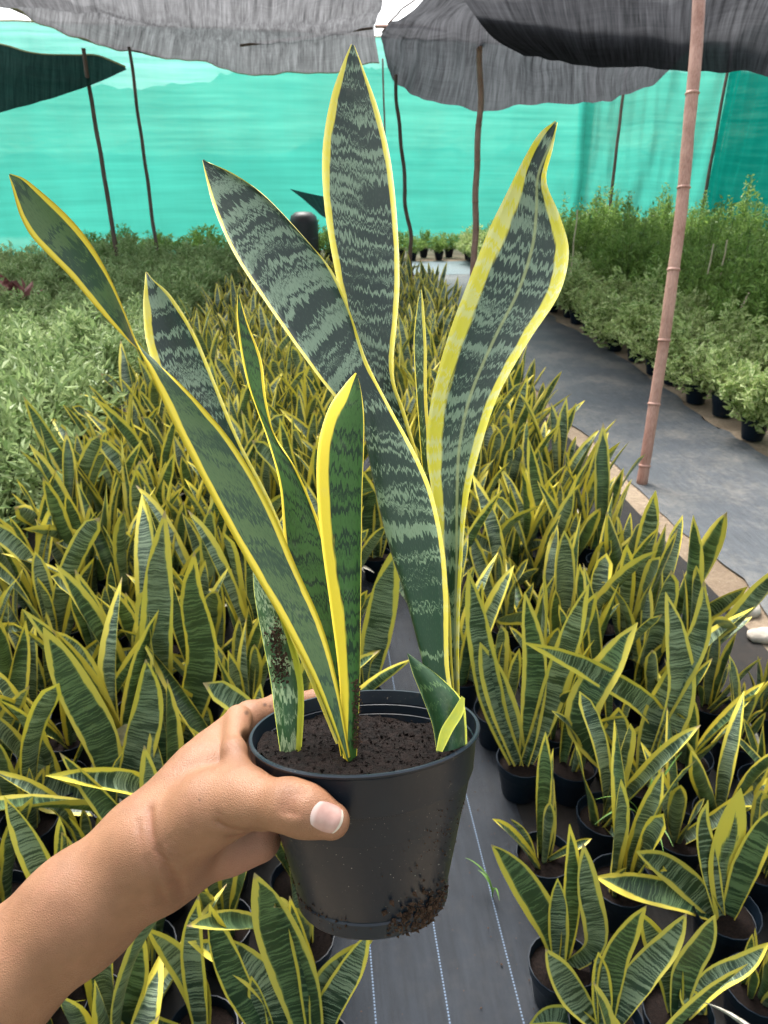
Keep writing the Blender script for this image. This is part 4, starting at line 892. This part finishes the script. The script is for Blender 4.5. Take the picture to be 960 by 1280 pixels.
forearm = [cap(pxc(190, 1062, .442), pxc(100, 1138, .435), .0292, .0298), cap(pxc(100, 1138, .435), pxc(-10, 1232, .425), .0298, .0322), cap(pxc(-10, 1232, .425), pxc(-170, 1370, .40), .0322, .039), cap(pxc(-170, 1370, .40), E1, .039, .040)]
palm = [cap(pxc(190, 1060, .442), pxc(262, 985, .462), .0295, .0245), cap(pxc(205, 1088, .448), pxc(300, 1040, .475), .0200, .0185), cap(pxc(262, 975, .465), pxc(300, 1010, .485), .0210, .0190), cap(pxc(240, 1000, .455), pxc(285, 925, .487), .0215, .0125)]
thenar = [cap(pxc(205, 1055, .432), pxc(268, 1012, .424), .0230, .0190), cap(pxc(262, 1008, .424), pxc(312, 1002, .412), .0178, .0148)]
thumb = [cap(pxc(305, 1002, .414), pxc(364, 1007, .396), .0146, .0131), cap(pxc(362, 1006, .396), pxc(384, 1014, .392), .0130, .0128), cap(pxc(384, 1014, .392), pxc(414, 1026, .390), .0128, .0098, (0, 0, 1), .86)]
idx_ = [cap(pxc(270, 940, .480), pxc(312, 898, .508), .0150, .0112), cap(pxc(312, 898, .508), pxc(350, 884, .530), .0108, .0095), cap(pxc(350, 884, .530), pxc(400, 876, .547), .0095, .0085), cap(pxc(400, 876, .547), pxc(438, 878, .550), .0085, .0072)]
midf = [cap(pxc(272, 975, .490), pxc(322, 945, .522), .0150, .0108), cap(pxc(322, 945, .522), pxc(376, 932, .545), .0105, .0095), cap(pxc(376, 932, .545), pxc(424, 930, .552), .0095, .0075)]
ring = [cap(pxc(285, 1015, .492), pxc(334, 992, .522), .0145, .0105), cap(pxc(334, 992, .522), pxc(382, 985, .538), .0100, .0092), cap(pxc(382, 985, .538), pxc(425, 985, .541), .0090, .0072)]
pink = [cap(pxc(296, 1050, .487), pxc(342, 1034, .512), .0125, .0092), cap(pxc(342, 1034, .512), pxc(380, 1030, .524), .0088, .0080), cap(pxc(380, 1030, .524), pxc(414, 1030, .526), .0080, .0064)]
def creases():
    c = []
    def C(pts, z, w, d): c.append(([pxc(x, y, z+(0 if len(q) == 0 else q[0])) for (x, y, *q) in pts], w, d))
    # thumb knuckle
    for k, (x, dx, dd) in enumerate(((348, 2, .0006), (355, 4, .0014), (362, 5, .0019), (369, 6, .0016), (376, 6, .0008))): C([(x+dx, 984+k*2), (x-1, 995+k), (x-2, 1005), (x+1, 1015)], .3835, .0014, dd)
    # folds under the thumb base, thenar wrinkles
    C([(324, 1026), (306, 1032), (290, 1030), (276, 1022)], .4065, .0022, .0022); C([(322, 1034), (306, 1043), (288, 1044)], .408, .0022, .0016); C([(302, 1016), (288, 1019), (276, 1012)], .405, .0016, .0010)
    for k in range(8): C([(268-k*8, 1040+k*7), (246-k*7, 1043+k*6), (226-k*6, 1036+k*5)], .4095+k*.0004, .0013, .0006)
    # wrist creases
    C([(184, 1020), (196, 1046), (210, 1072), (221, 1098), (223, 1132)], .416, .0030, .0022); C([(172, 1030), (188, 1066), (201, 1102), (206, 1130)], .415, .0020, .0009)
    # fine folds on the back of the hand
    for k in range(6): C([(232+k*9, 962-k*3), (226+k*9, 985-k*2), (228+k*10, 1005-k*2)], .43, .0016, .0004)
    return c
CRE = creases()
HOLLOW = [(cap(pxc(326, 926, .458), pxc(328, 950, .462), .0120, .0125), .003)]
WEB = [cap(pxc(304, 976, .420), pxc(293, 940, .444), .0080, .0065), cap(pxc(293, 940, .444), pxc(298, 898, .488), .0065, .0090)]
HEEL = [cap(pxc(292, 1056, .466), pxc(324, 1050, .468), .0165, .0135)]
def hand_sdf(P, fine=True):
    d = sd_cap(P, forearm[0])
    for c in forearm[1:]: d = smin(d, sd_cap(P, c), .02)
    for c in palm: d = smin(d, sd_cap(P, c), .016)
    for c in HEEL: d = smin(d, sd_cap(P, c), .010)
    for c in WEB: d = smin(d, sd_cap(P, c), .007)
    for c in thenar: d = smin(d, sd_cap(P, c), .013)
    th = sd_cap(P, thumb[0])
    for c in thumb[1:]: th = smin(th, sd_cap(P, c), .006)
    d = smin(d, th, .008)
    for f in (idx_, midf, ring, pink):
        g_ = sd_cap(P, f[0])
        for c in f[1:]: g_ = smin(g_, sd_cap(P, c), .005)
        d = smin(d, g_, .006)
    for c, k_ in HOLLOW:
        g_ = -sd_cap(P, c); d = -smin(-d, -g_, k_)
    if not fine: return d
    cl = P.reshape(-1, 3).mean(0)*np.array([1, 1, .25]); rad_ = np.linalg.norm(P.reshape(-1, 3)[0]*np.array([1, 1, .25])-cl)
    for pts, w_, dep in CRE:
        if np.linalg.norm(np.array(pts)*np.array([1, 1, .25])-cl, axis=1).min() > rad_+.016: continue
        q = poly_d(P*np.array([1, 1, .25]), [p*np.array([1, 1, .25]) for p in pts]); d = d+dep*np.exp(-(q/w_)**2)
    return d
def surface_nets(fn, lo, hi, h):
    ns_ = np.ceil((hi-lo)/h).astype(int)+1; xs = [lo[i]+h*np.arange(ns_[i]) for i in range(3)]
    D = np.empty(ns_, np.float32)
    B_ = 12; blocks = [(i, j, k) for i in range(0, ns_[0], B_) for j in range(0, ns_[1], B_) for k in range(0, ns_[2], B_)]
    dcs = fn(np.array([[(x_[q:q+B_][0]+x_[q:q+B_][-1])/2 for x_, q in zip(xs, b_)] for b_ in blocks]), False)
    for (i0, j0, k0), dc in zip(blocks, dcs):
        if abs(dc) > h*B_*.95+.006: D[i0:i0+B_, j0:j0+B_, k0:k0+B_] = dc; continue
        X, Y, Z = np.meshgrid(xs[0][i0:i0+B_], xs[1][j0:j0+B_], xs[2][k0:k0+B_], indexing='ij'); D[i0:i0+B_, j0:j0+B_, k0:k0+B_] = fn(np.stack([X, Y, Z], -1))
    S = D < 0; nx, ny, nz = D.shape; cnt = np.zeros((nx-1, ny-1, nz-1), np.int32); acc = np.zeros((nx-1, ny-1, nz-1, 3), np.float32)
    def sl(dx, dy, dz): return (slice(dx, nx-1+dx), slice(dy, ny-1+dy), slice(dz, nz-1+dz))
    for ax_ in range(3):
        o1, o2 = [i for i in range(3) if i != ax_]
        for b1 in (0, 1):
            for b2 in (0, 1):
                p0 = [0, 0, 0]; p0[o1] = b1; p0[o2] = b2; p1 = list(p0); p1[ax_] = 1
                A, B = D[sl(*p0)], D[sl(*p1)]; m = (A < 0) != (B < 0); t = np.where(m, A/(A-B+1e-20), 0)
                cnt += m
                for k in range(3): acc[..., k] += np.where(m, p0[k]+(t if k == ax_ else 0), 0)
    act = cnt > 0; idm = -np.ones(cnt.shape, np.int64); ii = np.argwhere(act); idm[act] = np.arange(len(ii))
    V = lo+h*(ii+acc[act]/cnt[act][:, None]); Q = []
    for ax_ in range(3):
        o1, o2 = (ax_+1) % 3, (ax_+2) % 3; s0 = [slice(None)]*3; s1 = [slice(None)]*3; s0[ax_] = slice(0, -1); s1[ax_] = slice(1, None)
        for o_ in (o1, o2): s0[o_] = slice(1, -1); s1[o_] = slice(1, -1)
        A, B = S[tuple(s0)], S[tuple(s1)]; e_ = np.argwhere(A != B); 
        if not len(e_): continue
        fl = A[tuple(e_.T)]; e_ = e_.copy(); e_[:, o1] += 1; e_[:, o2] += 1
        def g_(d1, d2): q = e_.copy(); q[:, o1] -= d1; q[:, o2] -= d2; return idm[tuple(q.T)]
        q = np.stack([g_(1, 1), g_(0, 1), g_(0, 0), g_(1, 0)], 1); q[~fl] = q[~fl][:, ::-1]; Q.append(q)
    return V, np.concatenate(Q)
lo = np.array([-.33, -.42, .33]); hi = np.array([-.015, -.095, .575])
V, Q = surface_nets(hand_sdf, lo, hi, .0013)
pkc = pxc(318, 1058, .47); pk2 = pxc(322, 950, .50)
pinkness = np.clip(1.1*np.exp(-(np.linalg.norm((V-pkc)*np.array([1, 1, .5]), axis=1)/.026)**2)+.8*np.exp(-(np.linalg.norm(V-pk2, axis=1)/.022)**2)+.5*np.exp(-(np.linalg.norm(V-pxc(420, 1030, .38), axis=1)/.010)**2), 0, 1)
uvp = np.stack([480+F*V[:, 0]/V[:, 2], 640-F*V[:, 1]/V[:, 2]], 1); mole = np.zeros(len(V))
for mx_, my_, mr_ in ((308, 891, 2.2), (331, 881, 1.8), (338, 883, 1.3), (250, 1000, 1.2)): mole = np.maximum(mole, np.clip(1.6-np.hypot(uvp[:, 0]-mx_, uvp[:, 1]-my_)/mr_, 0, .8))
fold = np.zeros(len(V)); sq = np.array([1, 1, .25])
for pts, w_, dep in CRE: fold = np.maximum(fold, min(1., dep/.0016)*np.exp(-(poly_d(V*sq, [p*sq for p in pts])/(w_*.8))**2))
arm_base = cam2w(pxc(-60, 1260, .42))
per = empty('person', arm_base, 'bare tanned left forearm and hand reaching in to hold the pot', 'person')
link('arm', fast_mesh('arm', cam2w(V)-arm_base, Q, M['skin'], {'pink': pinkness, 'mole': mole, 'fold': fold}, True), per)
# thumbnail: plate laid on the thumb tip
def trace(x, y):
    d_ = np.array([(x-480)/F, (640-y)/F, 1.]); z = .34
    for _ in range(60):
        s = float(hand_sdf((d_*z)[None], False)[0]); z += s*.8
        if abs(s) < 1e-5: break
    return d_*z
NV = []; nu_, nv_ = 13, 13; c0 = np.array([408.5, 1021.5]); ua = np.array([.93, .37]); va = np.array([-.37, .93])
for i in range(nu_):
    for j in range(nv_):
        s, t = -1+2*i/(nu_-1), -1+2*j/(nv_-1); u = s*math.sqrt(max(0, 1-t*t*.45)); v = t*math.sqrt(max(0, 1-s*s*.30))
        q = c0+ua*u*20.5+va*v*18.5; p = trace(*q); ed = max(abs(s), abs(t)); NV.append(p-np.array([0, 0, .0007*(1-.75*ed**4)]))
V = cam2w(np.array(NV))-arm_base; link('thumbnail', mesh('thumbnail', V, grid_faces(nu_, nv_), M['nail'], attrs={'ns': np.repeat(np.linspace(-1, 1, nu_), nv_)}), per)
